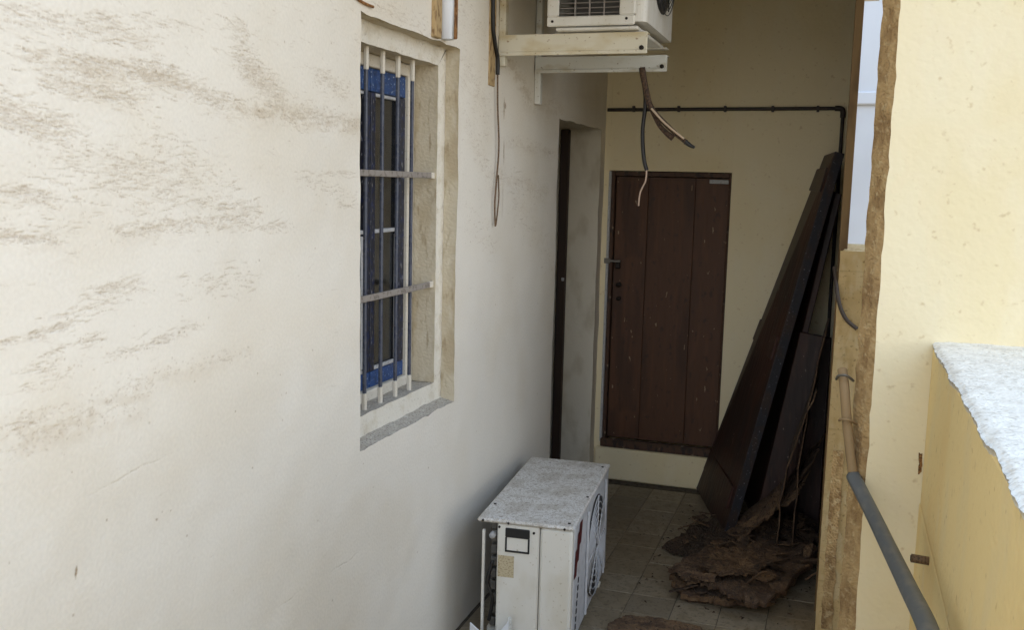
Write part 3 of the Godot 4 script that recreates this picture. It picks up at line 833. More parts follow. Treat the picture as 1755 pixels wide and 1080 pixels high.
# ------------------------------------------------------------------ floor, roof, ground
func build_setting():
	var gr := MeshInstance3D.new()
	var pm := PlaneMesh.new()
	pm.size = Vector2(600, 600)
	gr.mesh = pm
	gr.material_override = M.ground
	gr.name = "ground"
	gr.position = Vector3(0, -0.14, 0)
	gr.set_meta("kind", "structure")
	add_child(gr)
	var fl := Node3D.new()
	fl.name = "floor"
	fl.set_meta("kind", "structure")
	add_child(fl)
	part("screed", box(Vector3(-1.33, -0.13, ZB - 0.1), Vector3(0.26, -0.0035, 3.0), 0.001), M.grout, fl)
	part("bounce_paving", box(Vector3(-1.31, -0.0034, -1.98), Vector3(0.249, -0.0005, 3.0), 0.0), M.bounce_floor, fl)  # unseen pale floor added to bounce warm light upward
	var meshes := []
	for k in 3:
		meshes.append(box(Vector3(-0.0913, -0.012, -0.0913), Vector3(0.0913, 0.0, 0.0913), 0.0018))
	var p := 0.185
	for i in range(-3, 6):
		var x := -0.745 + p * (i + 0.5)
		if x < -1.30 or x > 0.25: continue
		for j in range(-8, 13):
			var z := -3.945 + p * (j - 0.5)
			if z < ZB + 0.09 or z > -2.08: continue
			if z < -3.83 and x > 0.0: continue
			if z < -2.85 and z > -3.2 and x > 0.05: continue
			if x > 0.22: continue
			var t := part("tile", meshes[(i + j + 30) % 3], M.tile[rng.randi() % 4], fl, Vector3(x, rng.randf_range(-0.0012, 0.0006), z))
			t.rotation = Vector3(rng.randfn(0, 0.003), rng.randfn(0, 0.004), rng.randfn(0, 0.003))
	var rf := thing("roof_slab", "plain flat concrete roof slab covering the passage", "roof")
	part("slab", box(Vector3(-1.62, ROOF, -3.0), Vector3(0.55, ROOF + 0.14, -1.25), 0.004), M.ceiling, rf)  # unseen roof; edges placed to steer sun and skylight
	part("slab", box(Vector3(-1.62, ROOF, -4.45), Vector3(1.0, ROOF + 0.14, -3.0), 0.0), M.ceiling, rf)
	part("shade_beam", box(Vector3(-1.33, 2.55, -3.14), Vector3(0.3, ROOF + 0.1, -2.93), 0.002), M.ceiling, rf)  # unseen beam added to keep skylight off the deep end
	part("shade_slab", box(Vector3(-1.62, 2.72, -5.8), Vector3(0.1, ROOF + 0.14, -4.45), 0.002), M.ceiling, rf)  # unseen lowered slab, added to darken the top of the end wall

# ------------------------------------------------------------------ outdoor AC unit standing on the floor
func lower_unit():
	var u := thing("air_conditioner", "dirty white outdoor air conditioning unit standing on the floor, speckled top", "air conditioner", Vector3(-0.838, 0, -3.272))
	u.rotation.y = deg_to_rad(4.3)
	# local: near front corner at origin, +x is out of the passage wall side (front), -x to the wall, -z deeper
	var L := 0.845
	var H := 0.485
	part("lid", box(Vector3(-0.352, H, -L), Vector3(0.004, H + 0.016, 0.006), 0.006), M.ac_lid, u)
	part("service_panel", box(Vector3(-0.278, 0.03, -0.05), Vector3(-0.1225, H - 0.001, -0.002), 0.005), M.ac_body, u)
	part("end_panel", box(Vector3(-0.1195, 0.03, -0.05), Vector3(-0.002, H - 0.001, -0.001), 0.009), M.ac_body, u)
	var fp := part("front_panel", box(Vector3(-0.04, 0.03, -L + 0.004), Vector3(-0.0015, H - 0.001, -0.0505), 0.003), M.ac_front, u)
	part("far_panel", box(Vector3(-0.33, 0.03, -L + 0.004), Vector3(-0.041, H - 0.001, -L + 0.02), 0.003), M.ac_body, u)
	part("base_pan", box(Vector3(-0.33, 0.018, -L + 0.01), Vector3(-0.008, 0.04, -0.01), 0.004), M.ac_body, u)
	part("foot", box(Vector3(-0.35, 0.0, -0.19), Vector3(-0.0, 0.018, -0.15), 0.003), M.ac_body, u)
	part("foot", box(Vector3(-0.35, 0.0, -L + 0.13), Vector3(-0.0, 0.018, -L + 0.17), 0.003), M.ac_body, u)
	# open back: dark coil, white corner post and pipe bits
	part("inner_shell", box(Vector3(-0.335, 0.042, -L + 0.03), Vector3(-0.285, H - 0.002, -0.14), 0.001), M.coil, u)
	for k in 9:
		part("coil_row", box(Vector3(-0.325, 0.05 + k * 0.047, -0.139), Vector3(-0.3, 0.085 + k * 0.047, -0.09), 0.004), M.coil, u)
	part("corner_post", box(Vector3(-0.337, 0.02, -0.026), Vector3(-0.327, 0.45, -0.012), 0.002), M.ac_body, u)
	part("valve", tube([Vector3(-0.3, 0.43, -0.05), Vector3(-0.3, 0.43, -0.015)], 0.012, 2, 8), M.putty, u)
	part("pipe_loop", tube([Vector3(-0.30, 0.33, -0.03), Vector3(-0.315, 0.25, -0.02), Vector3(-0.295, 0.19, -0.02), Vector3(-0.31, 0.1, -0.03)], 0.007, 8, 8), M.cable, u)
	# recessed handle: dark hood over a framed pocket
	var h := node("handle", u)
	part("hood", box(Vector3(-0.247, 0.437, -0.003), Vector3(-0.157, 0.472, 0.004), 0.003), M.black, h)
	part("pocket_edge", box(Vector3(-0.247, 0.388, -0.003), Vector3(-0.241, 0.437, 0.003), 0.001), M.black, h)
	part("pocket_edge", box(Vector3(-0.163, 0.388, -0.003), Vector3(-0.157, 0.437, 0.003), 0.001), M.black, h)
	part("pocket_edge", box(Vector3(-0.247, 0.382, -0.003), Vector3(-0.157, 0.388, 0.003), 0.001), M.black, h)
	part("rating_label", box(Vector3(-0.273, 0.285, -0.003), Vector3(-0.213, 0.366, -0.0012), 0.0), M.sticker, u)
	for q in [[-0.142, 0.462, 0.0], [-0.27, 0.472, 0.0], [-0.33, H + 0.008, 0.006], [-0.235, H + 0.006, 0.006], [-0.03, H + 0.006, 0.006]]:
		part("screw", tube([Vector3(q[0], q[1], q[2] - 0.004), Vector3(q[0], q[1], q[2] + 0.0025)], 0.0045, 2, 8), M.screw, u)
	for q in [[-0.02, -0.03], [-0.01, -0.35], [-0.33, -0.16], [-0.02, -0.78]]:
		part("screw", tube([Vector3(q[0], H + 0.012, q[1]), Vector3(q[0], H + 0.0185, q[1])], 0.0055, 2, 8), M.screw, u)
	# front: red zigzag mark, slotted vent, fan guard
	var st := sb()
	var ctr := Vector3(-0.3, 0.3, -0.1)
	for q in [[0.285, 0.385, -0.05, 0.045], [0.33, 0.44, -0.085, 0.05], [0.385, 0.468, -0.12, 0.055]]:
		var x := 0.001
		quad_out(st, Vector3(x, q[0], q[2]), Vector3(x, q[0], q[2] - q[3]), Vector3(x, q[1], q[2] - q[3] - 0.02), Vector3(x, q[1], q[2] - 0.02), ctr)
	part("red_mark", mesh_of(st), M.red, u)
	for k in 7:
		part("vent_slot", box(Vector3(-0.006, 0.07 + k * 0.028, -0.12 - k * 0.006), Vector3(0.0006, 0.088 + k * 0.028, -0.105 - k * 0.006), 0.0), M.black, u)
	var f := node("fan_guard", u)
	part("fan_well", tube([Vector3(-0.03, 0.25, -0.52), Vector3(0.0015, 0.25, -0.52)], 0.205, 2, 40), M.guard, f)
	for k in 7:
		var r := 0.045 + 0.026 * k
		var ring := []
		for a in 41:
			ring.append(Vector3(0.007, 0.25 + r * sin(TAU * a / 40), -0.52 + r * cos(TAU * a / 40)))
		part("guard_ring", tube(ring, 0.0022, 1, 5), M.ac_front, f)
	for k in 8:
		var a := TAU * k / 8
		part("guard_spoke", tube([Vector3(0.008, 0.25, -0.52), Vector3(0.007, 0.25 + 0.207 * sin(a), -0.52 + 0.207 * cos(a))], 0.0028, 2, 5), M.ac_front, f)
	part("guard_frame", box(Vector3(0.0, 0.045, -0.308), Vector3(0.009, 0.46, -0.298), 0.002), M.ac_front, f)
	part("guard_frame", box(Vector3(0.0, 0.045, -0.742), Vector3(0.009, 0.46, -0.732), 0.002), M.ac_front, f)
	# white metal offcuts in front of the unit
	var w := thing("metal_bracket", "small white folded metal bracket lying in front of the floor AC unit", "bracket")
	var a0 := at_px(2, -3.16, 862, 1100)
	st = sb()
	add_box(st, Vector3(a0.x - 0.03, 0.0, -3.2), Vector3(a0.x - 0.0, a0.y - 0.02, -3.19), 0.002)
	hexa(st, [Vector3(a0.x - 0.04, 0.0, -3.18), Vector3(a0.x + 0.012, 0, -3.18), at_px(2, -3.18, 835, 1110), at_px(2, -3.18, 872, 1063), Vector3(a0.x - 0.04, 0, -3.172), Vector3(a0.x + 0.012, 0, -3.172), at_px(2, -3.172, 835, 1110), at_px(2, -3.172, 872, 1063)], 0.002)
	part("plate", mesh_of(st), M.pvc_white, w)
	part("flange", box(Vector3(a0.x + 0.006, 0.0, -3.2), Vector3(a0.x + 0.018, at_px(2, -3.19, 876, 1060).y, -3.183), 0.002), M.bracket_white, w)
	var w2 := thing("metal_offcut", "white sheet metal offcut against the wall beside the floor AC unit", "metal sheet")
	var b0 := at_px(2, -3.16, 805, 1072)
	st = sb()
	hexa(st, [Vector3(b0.x - 0.01, 0, -3.19), Vector3(b0.x + 0.06, 0, -3.14), Vector3(b0.x - 0.008, b0.y, -3.19), at_px(2, -3.14, 832, 1090), Vector3(b0.x - 0.01, 0, -3.182), Vector3(b0.x + 0.06, 0, -3.132), Vector3(b0.x - 0.008, b0.y, -3.182), at_px(2, -3.132, 832, 1090)], 0.002)
	part("sheet", mesh_of(st), M.pvc_white, w2)

# ------------------------------------------------------------------ wall-hung AC unit on two brackets
func upper_unit():
	var names := ["cream steel angle bracket under the near end of the wall-hung AC unit", "white steel angle bracket, the deeper one under the wall-hung AC unit"]
	for k in 2:
		var z: float = [-3.69, -4.165][k]
		var b := thing("wall_bracket", names[k], "bracket", Vector3.ZERO, "brackets of the wall-hung unit")
		var m: Material = [M.bracket, M.bracket_white][k]
		var y1: float = [2.266, 2.243][k]
		var y0: float = [2.188, 2.176][k]
		var xe: float = [-0.727, -0.735][k]
		part("arm", box(Vector3(WX + 0.006, y0, z), Vector3(xe, y1, z + 0.006), 0.002), m, b)
		part("arm_flange", box(Vector3(WX + 0.006, y1 - 0.005, z - 0.045), Vector3(xe, y1, z - 0.0003), 0.002), m, b)
		part("arm_lip", box(Vector3(WX + 0.006, y0 - 0.001, z + 0.0063), Vector3(xe, y0 + 0.014, z + 0.011), 0.002), m, b)
		var lo: float = [2.15, 2.045][k]
		part("wall_leg", box(Vector3(WX + 0.003, lo, z - 0.036), Vector3(WX + 0.03, 2.62, z - 0.0005), 0.003), m, b)
		part("bolt", tube([Vector3(xe - 0.02, y0 + 0.02, z + 0.004), Vector3(xe - 0.02, y0 + 0.02, z + 0.013)], 0.009, 2, 8), M.screw, b)
	var u := thing("air_conditioner", "grey white outdoor air conditioning unit hung high on wall brackets", "air conditioner", Vector3(-0.728, 2.285, -3.645))
	var L := 0.57
	var W := 0.372
	var H := 0.55
	# cabinet with round front edge
	var st := sb(true)
	var prof := [Vector2(-W, -0.0), Vector2(-W, -L), Vector2(-0.02, -L), Vector2(-0.0, -L + 0.02)]
	for k in 7:
		var a := PI / 2 * k / 6.0
		prof.append(Vector2(-0.04 + 0.04 * cos(a), -0.04 + 0.04 * sin(a)))
	var shell := sb()
	var c0 := Vector3(-W / 2, H / 2, -L / 2)
	for i in prof.size():
		var p: Vector2 = prof[i]
		var q: Vector2 = prof[(i + 1) % prof.size()]
		if absf(p.y) < 1e-4 and absf(q.y) < 1e-4:
			continue
		quad_out(shell, Vector3(p.x, 0.012, p.y), Vector3(q.x, 0.012, q.y), Vector3(q.x, H, q.y), Vector3(p.x, H, p.y), c0)
		tri_out(shell, Vector3(p.x, H, p.y), Vector3(q.x, H, q.y), Vector3(-W / 2, H, -L / 2), c0)
		tri_out(shell, Vector3(p.x, 0.012, p.y), Vector3(q.x, 0.012, q.y), Vector3(-W / 2, 0.012, -L / 2), c0)
	part("cabinet", mesh_of(shell), M.ac_body, u)
	# near end: frame round a louvred opening with dark inside
	part("end_frame", box(Vector3(-W, 0.0, -0.006), Vector3(-0.04, 0.036, 0.006), 0.004), M.ac_body, u)
	part("end_frame", box(Vector3(-W, 0.036, -0.006), Vector3(-W + 0.045, H, 0.006), 0.004), M.ac_body, u)
	part("end_frame", box(Vector3(-0.098, 0.036, -0.006), Vector3(-0.04, H, 0.006), 0.004), M.ac_body, u)
	part("end_frame", box(Vector3(-W + 0.045, H - 0.04, -0.006), Vector3(-0.098, H, 0.006), 0.004), M.ac_body, u)
	part("inner_coil", box(Vector3(-W + 0.03, 0.03, -0.34), Vector3(-0.06, H - 0.03, -0.3), 0.0), M.coil, u)
	var g := node("louvre", u)
	for k in 3:
		part("upright", box(Vector3(-W + 0.1 + k * 0.055 + 0.0, 0.037, -0.02), Vector3(-W + 0.105 + k * 0.055, H - 0.041, -0.012), 0.001), M.grille, g)
	for k in 26:
		part("slat", box(Vector3(-W + 0.046, 0.048 + k * 0.0185, -0.03), Vector3(-0.099, 0.0505 + k * 0.0185, -0.014), 0.0008), M.grille, g)
	for q in [[-W + 0.022, 0.018], [-0.07, 0.022]]:
		part("screw", tube([Vector3(q[0], q[1], 0.004), Vector3(q[0], q[1], 0.0085)], 0.005, 2, 8), M.screw, u)
	part("base_pan", box(Vector3(-W + 0.03, -0.014, -L + 0.02), Vector3(-0.03, -0.001, -0.01), 0.004), M.ac_body, u)
	for zf in [-0.055, -0.5]:
		part("foot", box(Vector3(-W + 0.015, -0.019, zf - 0.05), Vector3(-0.008, -0.0142, zf), 0.002), M.ac_body, u)
	var f := node("fan_guard", u)
	part("fan_well", tube([Vector3(-0.02, 0.29, -0.3), Vector3(0.002, 0.29, -0.3)], 0.205, 2, 40), M.guard, f)
	for k in 9:
		var r := 0.045 + 0.0205 * k
		var ring := []
		for a in 41:
			ring.append(Vector3(0.012 + 0.012 * cos(r * 5), 0.29 + r * sin(TAU * a / 40), -0.3 + r * cos(TAU * a / 40)))
		part("guard_ring", tube(ring, 0.002, 1, 5), M.guard, f)
	for k in 12:
		var a := TAU * k / 12
		part("guard_spoke", tube([Vector3(0.024, 0.29, -0.3), Vector3(0.01, 0.29 + 0.208 * sin(a), -0.3 + 0.208 * cos(a))], 0.0025, 2, 5), M.guard, f)
	# hanging cable and cut refrigerant lines
	var c := thing("hanging_cable", "black cable with a frayed pale tip hanging below the wall-hung AC unit", "cable")
	var zc := -4.12
	part("cable_sheath", tube([at_px(2, zc, 1098, 118), at_px(2, zc, 1106, 170), at_px(2, zc, 1101, 225), at_px(2, zc, 1103, 270), at_px(2, zc, 1108, 292)], 0.0085, 8, 8), M.cable, c)
	part("bare_wire", tube([at_px(2, zc, 1108, 290), at_px(2, zc, 1106, 310), at_px(2, zc, 1097, 330), at_px(2, zc, 1094, 353)], 0.0035, 8, 6), M.wire_pale, c)
	var r2 := thing("refrigerant_pipes", "bundle of cut wrapped copper pipes dangling below the wall-hung AC unit", "pipe")
	part("wrapped_pipe", tube([at_px(2, zc + 0.01, 1100, 116), at_px(2, zc + 0.01, 1107, 155), at_px(2, zc + 0.01, 1118, 188), at_px(2, zc + 0.02, 1150, 222), at_px(2, zc + 0.03, 1178, 246)], 0.0135, 8, 10, 0.009), M.copper_wrap, r2)
	part("wrapped_pipe", tube([at_px(2, zc - 0.01, 1112, 180), at_px(2, zc - 0.02, 1128, 212), at_px(2, zc - 0.02, 1142, 228), at_px(2, zc - 0.02, 1153, 237)], 0.007, 8, 8, 0.013), M.copper_wrap, r2)
	part("pipe_tip", tube([at_px(2, zc + 0.03, 1174, 243), at_px(2, zc + 0.03, 1182, 249), at_px(2, zc + 0.03, 1190, 253)], 0.011, 6, 8, 0.005), M.cable, r2)
	part("bare_pipe", tube([at_px(2, zc + 0.035, 1116, 186), at_px(2, zc + 0.04, 1140, 212), at_px(2, zc + 0.045, 1172, 238)], 0.0045, 8, 8), M.pale_pipe, r2)

# ------------------------------------------------------------------ wires and stubs on the house wall
func build_wall_wires():
	var xw := WX + 0.014
	var a := thing("loose_cable", "black cable running down the house wall beside the near wall bracket", "cable")
	part("cable_sheath", tube([Vector3(xw, 2.75, at_px(0, xw, 846, -40).z), at_px(0, xw, 845, 20), at_px(0, xw, 848, 70), at_px(0, xw, 853, 100), at_px(0, xw, 853, 128)], 0.008, 8, 8), M.cable, a)
	var b := thing("thin_wire", "thin brown wire hanging loose down the house wall below the black cable", "wire")
	part("wire_strand", tube([at_px(0, xw, 853, 120), at_px(0, xw, 853, 180), at_px(0, xw, 855, 250), at_px(0, xw, 851, 310), at_px(0, xw, 848, 350), at_px(0, xw, 849, 388)], 0.0036, 8, 6), M.wire_brown, b)
	part("wire_strand", tube([at_px(0, xw, 854, 300), at_px(0, xw, 855, 335), at_px(0, xw, 853, 360), at_px(0, xw, 850, 386)], 0.003, 8, 6), M.wire_brown, b)
	var c := thing("tan_trunking", "narrow tan trunking strip on the house wall behind the black cable", "trunking")
	var z0 := at_px(0, WX + 0.006, 839, 100).z
	var z1 := at_px(0, WX + 0.006, 849, 100).z
	part("strip", box(Vector3(WX - 0.004, at_px(0, WX, 843, 148).y, z1), Vector3(WX + 0.007, 2.95, z0), 0.002), M.trunk_tan, c)
	var cut := [["brown_batten", "narrow brown batten above the window, left of the white conduit", "batten", 740, 751, 0.014, M.trunk_tan], ["white_conduit", "white plastic conduit coming down the wall to the window recess", "pipe", 754, 764, 0.02, M.pvc_white], ["rusty_strip", "rust brown metal strip above the window beside the white conduit", "strip", 767, 779, 0.012, M.rust]]
	for q in cut:
		var p0 := at_px(0, WX, q[3], 66)
		var p1 := at_px(0, WX, q[4], 70)
		var t := thing(q[0], q[1], q[2])
		if q[0] == "white_conduit":
			part("pipe", tube([Vector3(WX + 0.012, p0.y, (p0.z + p1.z) / 2), Vector3(WX + 0.012, 2.95, (p0.z + p1.z) / 2)], absf(p1.z - p0.z) / 2, 3, 14), q[6], t)
		else:
			part("strip", box(Vector3(WX - 0.004, p0.y + 0.006, p1.z), Vector3(WX + q[5], 2.95, p0.z), 0.003), q[6], t)
	var e := thing("brown_wire", "short brown wire running up from the window recess corner", "wire")
	part("wire_strand", tube([at_px(0, WX + 0.006, 606, -8), at_px(0, WX + 0.006, 622, 4), at_px(0, WX + 0.006, 640, 12)], 0.004, 6, 6), M.rust, e)

# ------------------------------------------------------------------ leaning boards and rotten wood
func build_boards():
	var root := thing("leaning_door", "old dark brown door leaf with bluish edge leaning against the side wall", "door")
	var bn := Vector3(-0.462, 0.0, -4.75)
	var bf := Vector3(-0.70, 0.0, -5.5)
	var tn := Vector3(-0.062, 1.875, -4.83)
	var tf := Vector3(-0.122, 1.88, -5.5)
	var nrm := (bf - bn).cross(tn - bn).normalized()
	if nrm.x < 0: nrm = -nrm
	var o := nrm * 0.046
	var st := sb()
	var lift := Vector3(0, maxf(0.0, -o.y), 0)
	# main leaf: x bit = underside, y bit = top, z bit = near
	var ins := 0.012
	var q := [bf, bf + o, tf, tf + o, bn.lerp(bf, ins), bn.lerp(bf, ins) + o, tn.lerp(tf, ins), tn.lerp(tf, ins) + o]
	for i in 8: q[i] += lift
	hexa(st, q, 0.004)
	part("leaf", mesh_of(st), M.leaf, root)
	st = sb()
	var n2 := bn + (bn - bf).normalized() * 0.004
	var t2 := tn + (tn - tf).normalized() * 0.004
	q = [bn.lerp(bf, ins - 0.001), bn.lerp(bf, ins - 0.001) + o, tn.lerp(tf, ins - 0.001), tn.lerp(tf, ins - 0.001) + o, n2, n2 + o, t2, t2 + o]
	for i in 8: q[i] += lift
	hexa(st, q, 0.003)
	part("edge_strip", mesh_of(st), M.leaf_edge, root)
	# raised ledges across the upper face
	for h in [0.1, 0.5, 0.93]:
		st = sb()
		var a: Vector3 = bn.lerp(tn, h - 0.03).lerp(bf.lerp(tf, h - 0.03), 0.06)
		var b: Vector3 = bn.lerp(tn, h - 0.03).lerp(bf.lerp(tf, h - 0.03), 0.94)
		var c: Vector3 = bn.lerp(tn, h + 0.03).lerp(bf.lerp(tf, h + 0.03), 0.06)
		var d: Vector3 = bn.lerp(tn, h + 0.03).lerp(bf.lerp(tf, h + 0.03), 0.94)
		var up := -nrm * 0.014
		q = [b + up, b - up * 0.05, d + up, d - up * 0.05, a + up, a - up * 0.05, c + up, c - up * 0.05]
		for i in 8: q[i] += lift
		hexa(st, q, 0.003)
		part("ledge", mesh_of(st), M.leaf, root)
	# long dark board added in place of end wall shade, a short one and thin warped plywood strips nearer the pier
	var p := thing("shade_board", "long dark board added as shade underneath the old door leaf, leaning on the partition", "board")
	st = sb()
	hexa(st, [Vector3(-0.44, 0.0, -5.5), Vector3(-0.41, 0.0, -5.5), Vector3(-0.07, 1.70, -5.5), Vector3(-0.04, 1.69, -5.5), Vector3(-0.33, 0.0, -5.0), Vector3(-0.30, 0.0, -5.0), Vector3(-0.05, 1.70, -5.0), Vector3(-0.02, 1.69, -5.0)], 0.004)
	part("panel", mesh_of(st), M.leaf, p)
	p = thing("short_board", "short dark brown board standing across the gap beside the long dark one", "board")  # same dark brown as the door leaf, covers the end wall behind
	st = sb()
	hexa(st, [Vector3(-0.34, 0.0, -4.99), Vector3(-0.022, 0.0, -4.99), Vector3(-0.17, 1.02, -4.99), Vector3(-0.022, 1.0, -4.99), Vector3(-0.34, 0.0, -4.96), Vector3(-0.022, 0.0, -4.96), Vector3(-0.17, 1.02, -4.965), Vector3(-0.022, 1.0, -4.965)], 0.004)
	part("panel", mesh_of(st), M.leaf, p)
	var veneer := [
		["upright_plywood", "tall thin warped plywood sheet leaning upright against the side wall", -0.045, 1.10, -0.13, -4.46, -4.95, 0.03, 0],
		["split_plywood", "split dark plywood strip with pale edge leaning before the tall warped sheet", -0.07, 0.84, -0.19, -4.44, -4.86, 0.05, 1]]
	for w in veneer:
		var t := thing(w[0], w[1], "plywood")
		st = sb(true)
		var nn := 16
		var mm := 5
		var gr := [[], []]
		for i in nn + 1:
			var f := float(i) / nn
			for s in 2:
				var row := []
				for j in mm + 1:
					var g := float(j) / mm
					var x: float = lerp(w[4], w[2], f) - w[7] * sin(PI * f) + 0.006 * s + 0.012 * nmid.get_noise_2d(f * 3 + w[8] * 7, g * 2)
					var y: float = w[3] * f + (0.03 * nmid.get_noise_2d(g * 6, w[8] * 9.0) if i == nn else 0.0)
					var z: float = lerp(w[5], w[6], g) + 0.02 * nmid.get_noise_2d(f * 5, w[8] * 5.0 + g)
					row.append(Vector3(x, maxf(y, 0.0), z))
				gr[s].append(row)
		for i in nn:
			for j in mm:
				quad_n(st, [gr[0][i][j], gr[0][i + 1][j], gr[0][i + 1][j + 1], gr[0][i][j + 1]], Vector3.LEFT, [Vector2.ZERO, Vector2.ZERO, Vector2.ZERO, Vector2.ZERO])
				quad_n(st, [gr[1][i][j], gr[1][i + 1][j], gr[1][i + 1][j + 1], gr[1][i][j + 1]], Vector3.RIGHT, [Vector2.ZERO, Vector2.ZERO, Vector2.ZERO, Vector2.ZERO])
		part("sheet", mesh_of(st), M.rot[2], t)
		st = sb()
		for i in nn:
			quad_n(st, [gr[0][i][0], gr[0][i + 1][0], gr[1][i + 1][0], gr[1][i][0]], Vector3.BACK, [Vector2.ZERO, Vector2.ZERO, Vector2.ZERO, Vector2.ZERO])
		for j in mm:
			quad_n(st, [gr[0][nn][j], gr[0][nn][j + 1], gr[1][nn][j + 1], gr[1][nn][j]], Vector3.UP, [Vector2.ZERO, Vector2.ZERO, Vector2.ZERO, Vector2.ZERO])
		part("split_edge", mesh_of(st), M.rot[1], t)
	# rotten sheets on the floor
	var fl := func(px, py, h): 
		var r := at_px(1, h, px, py)
		return Vector2(r.x, r.z)
	var s1 := thing("rotten_sheet", "lowest rotten plywood sheet of the heap, lying flat on the tiles", "plywood", Vector3.ZERO, "rotten plywood sheets")
	part("layer", torn_sheet([fl.call(1148, 992, 0.03), fl.call(1168, 1022, 0.03), fl.call(1235, 1036, 0.03), fl.call(1312, 1040, 0.03), fl.call(1345, 1010, 0.04), fl.call(1400, 945, 0.05), fl.call(1300, 930, 0.05), fl.call(1200, 960, 0.04)], 0.022, 0.014, 0.024, func(p_): return 0.032 + 0.02 * clampf(p_.x + 0.3, 0, 1), 201), M.rot[0], s1)
	part("under_layer", torn_sheet([fl.call(1155, 1004, 0.008), fl.call(1178, 1030, 0.008), fl.call(1300, 1038, 0.008), fl.call(1335, 1005, 0.01), fl.call(1360, 960, 0.01), fl.call(1230, 970, 0.01)], 0.012, 0.003, 0.016, func(_p): return 0.008, 202), M.rot[2], s1)
	var s2 := thing("rotten_sheet", "upper rotten plywood sheet of the heap with a peeled ragged front edge", "plywood", Vector3.ZERO, "rotten plywood sheets")
	part("layer", torn_sheet([fl.call(1148, 972, 0.09), fl.call(1175, 990, 0.09), fl.call(1232, 1008, 0.09), fl.call(1290, 1034, 0.09), fl.call(1315, 1036, 0.08), fl.call(1402, 942, 0.1), fl.call(1330, 920, 0.12), fl.call(1240, 935, 0.1), fl.call(1180, 950, 0.09)], 0.016, 0.022, 0.028, func(p_): return 0.082 + 0.03 * clampf((-4.2 - p_.y) * 2.0, 0, 1.2), 203), M.rot[1], s2)
	part("middle_ply", torn_sheet([fl.call(1160, 982, 0.055), fl.call(1190, 1012, 0.055), fl.call(1280, 1034, 0.055), fl.call(1322, 1030, 0.055), fl.call(1392, 948, 0.06), fl.call(1300, 940, 0.06), fl.call(1200, 958, 0.055)], 0.007, 0.02, 0.035, func(_p): return 0.058, 210), M.rot[2], s2)
	part("peeled_ply", torn_sheet([fl.call(1200, 968, 0.12), fl.call(1240, 985, 0.12), fl.call(1300, 980, 0.12), fl.call(1350, 950, 0.13), fl.call(1300, 930, 0.13), fl.call(1220, 940, 0.12)], 0.008, 0.018, 0.035, func(p_): return 0.118 + 0.04 * clampf((-4.35 - p_.y) * 2.0, 0, 1), 204), M.rot[0], s2)
	var s3 := thing("rotten_sheet", "thin dark rotten sheet sliding from under the leaning door onto tiles", "plywood", Vector3.ZERO, "rotten plywood sheets")
	part("layer", torn_sheet([fl.call(1138, 936, 0.02), fl.call(1160, 948, 0.02), fl.call(1205, 958, 0.03), fl.call(1260, 930, 0.05), fl.call(1240, 880, 0.05), fl.call(1185, 900, 0.03)], 0.012, 0.014, 0.022, func(p_): return 0.018 + 0.03 * clampf((p_.x + 0.65) * 3.0, 0, 1), 205), M.rot[2], s3)
	var s4 := thing("rotten_plank", "ragged rotten plank lying alone on the tiles before the heap", "plank")
	part("layer", torn_sheet([fl.call(1043, 1068, 0.02), fl.call(1075, 1057, 0.02), fl.call(1120, 1060, 0.02), fl.call(1150, 1066, 0.02), fl.call(1200, 1076, 0.02), fl.call(1215, 1125, 0.02), fl.call(1030, 1125, 0.02)], 0.024, 0.006, 0.01, func(_p): return 0.014, 206), M.rot[0], s4)
	# the crumbled heap against the wall
	var hp := thing("wood_heap", "crumbled brown heap of rotten wood fibre under the leaning door", "debris")
	var hn := func(p_: Vector2) -> float:
		var e := Vector2((p_.x + 0.20) / 0.26, (p_.y + 4.78) / 0.34).length()
		return 0.01 + 0.13 * pow(clampf(1.0 - e, 0, 1), 0.8)
	part("mound", torn_sheet([Vector2(-0.46, -4.78), Vector2(-0.40, -4.52), Vector2(-0.22, -4.44), Vector2(-0.04, -4.5), Vector2(-0.03, -4.8), Vector2(-0.1, -5.1), Vector2(-0.4, -5.05)], 0.02, 0.03, 0.03, hn, 207), M.rot[1], hp)
	var cs := thing("crumpled_sheet", "crumpled torn sheet sloping up from the heap towards the partition", "plywood")
	part("layer", torn_sheet([Vector2(-0.43, -4.70), Vector2(-0.33, -4.52), Vector2(-0.18, -4.50), Vector2(-0.06, -4.56), Vector2(-0.045, -4.85), Vector2(-0.2, -4.95), Vector2(-0.38, -4.9)], 0.007, 0.035, 0.04, func(p_): return 0.07 + 0.95 * pow(clampf((p_.x + 0.43) / 0.4, 0, 1.05), 1.5) * 0.5, 208), M.rot[1], cs)
	part("torn_ply", torn_sheet([Vector2(-0.36, -4.60), Vector2(-0.26, -4.46), Vector2(-0.12, -4.47), Vector2(-0.09, -4.62), Vector2(-0.22, -4.74)], 0.005, 0.03, 0.045, func(p_): return 0.11 + 0.8 * pow(clampf((p_.x + 0.40) / 0.4, 0, 1.05), 1.3) * 0.5, 209), M.rot[0], cs)
	# loose chips and flakes: individual scraps, then crumbs
	for k in 80:
		var px := rng.randf_range(1165, 1395)
		var py := rng.randf_range(850, 1000)
		var g0 := at_px(1, 0.1, px, py)
		if g0.x > -0.02 or g0.z < -5.1: continue
		var hh: float = maxf(hn.call(Vector2(g0.x, g0.z)) + 0.03, 0.12 if g0.z > -4.6 and g0.x > -0.5 else 0.05)
		var ln := rng.randf_range(0.025, 0.12)
		var wd := ln * rng.randf_range(0.25, 0.6)
		var t := thing("wood_flake", "brown flake of rotten plywood lying on the heap", "wood flake", Vector3(g0.x, hh, g0.z), "flakes on the rotten heap")
		t.rotation = Vector3(rng.randfn(0, 0.35), rng.randf() * TAU, rng.randfn(0, 0.35))
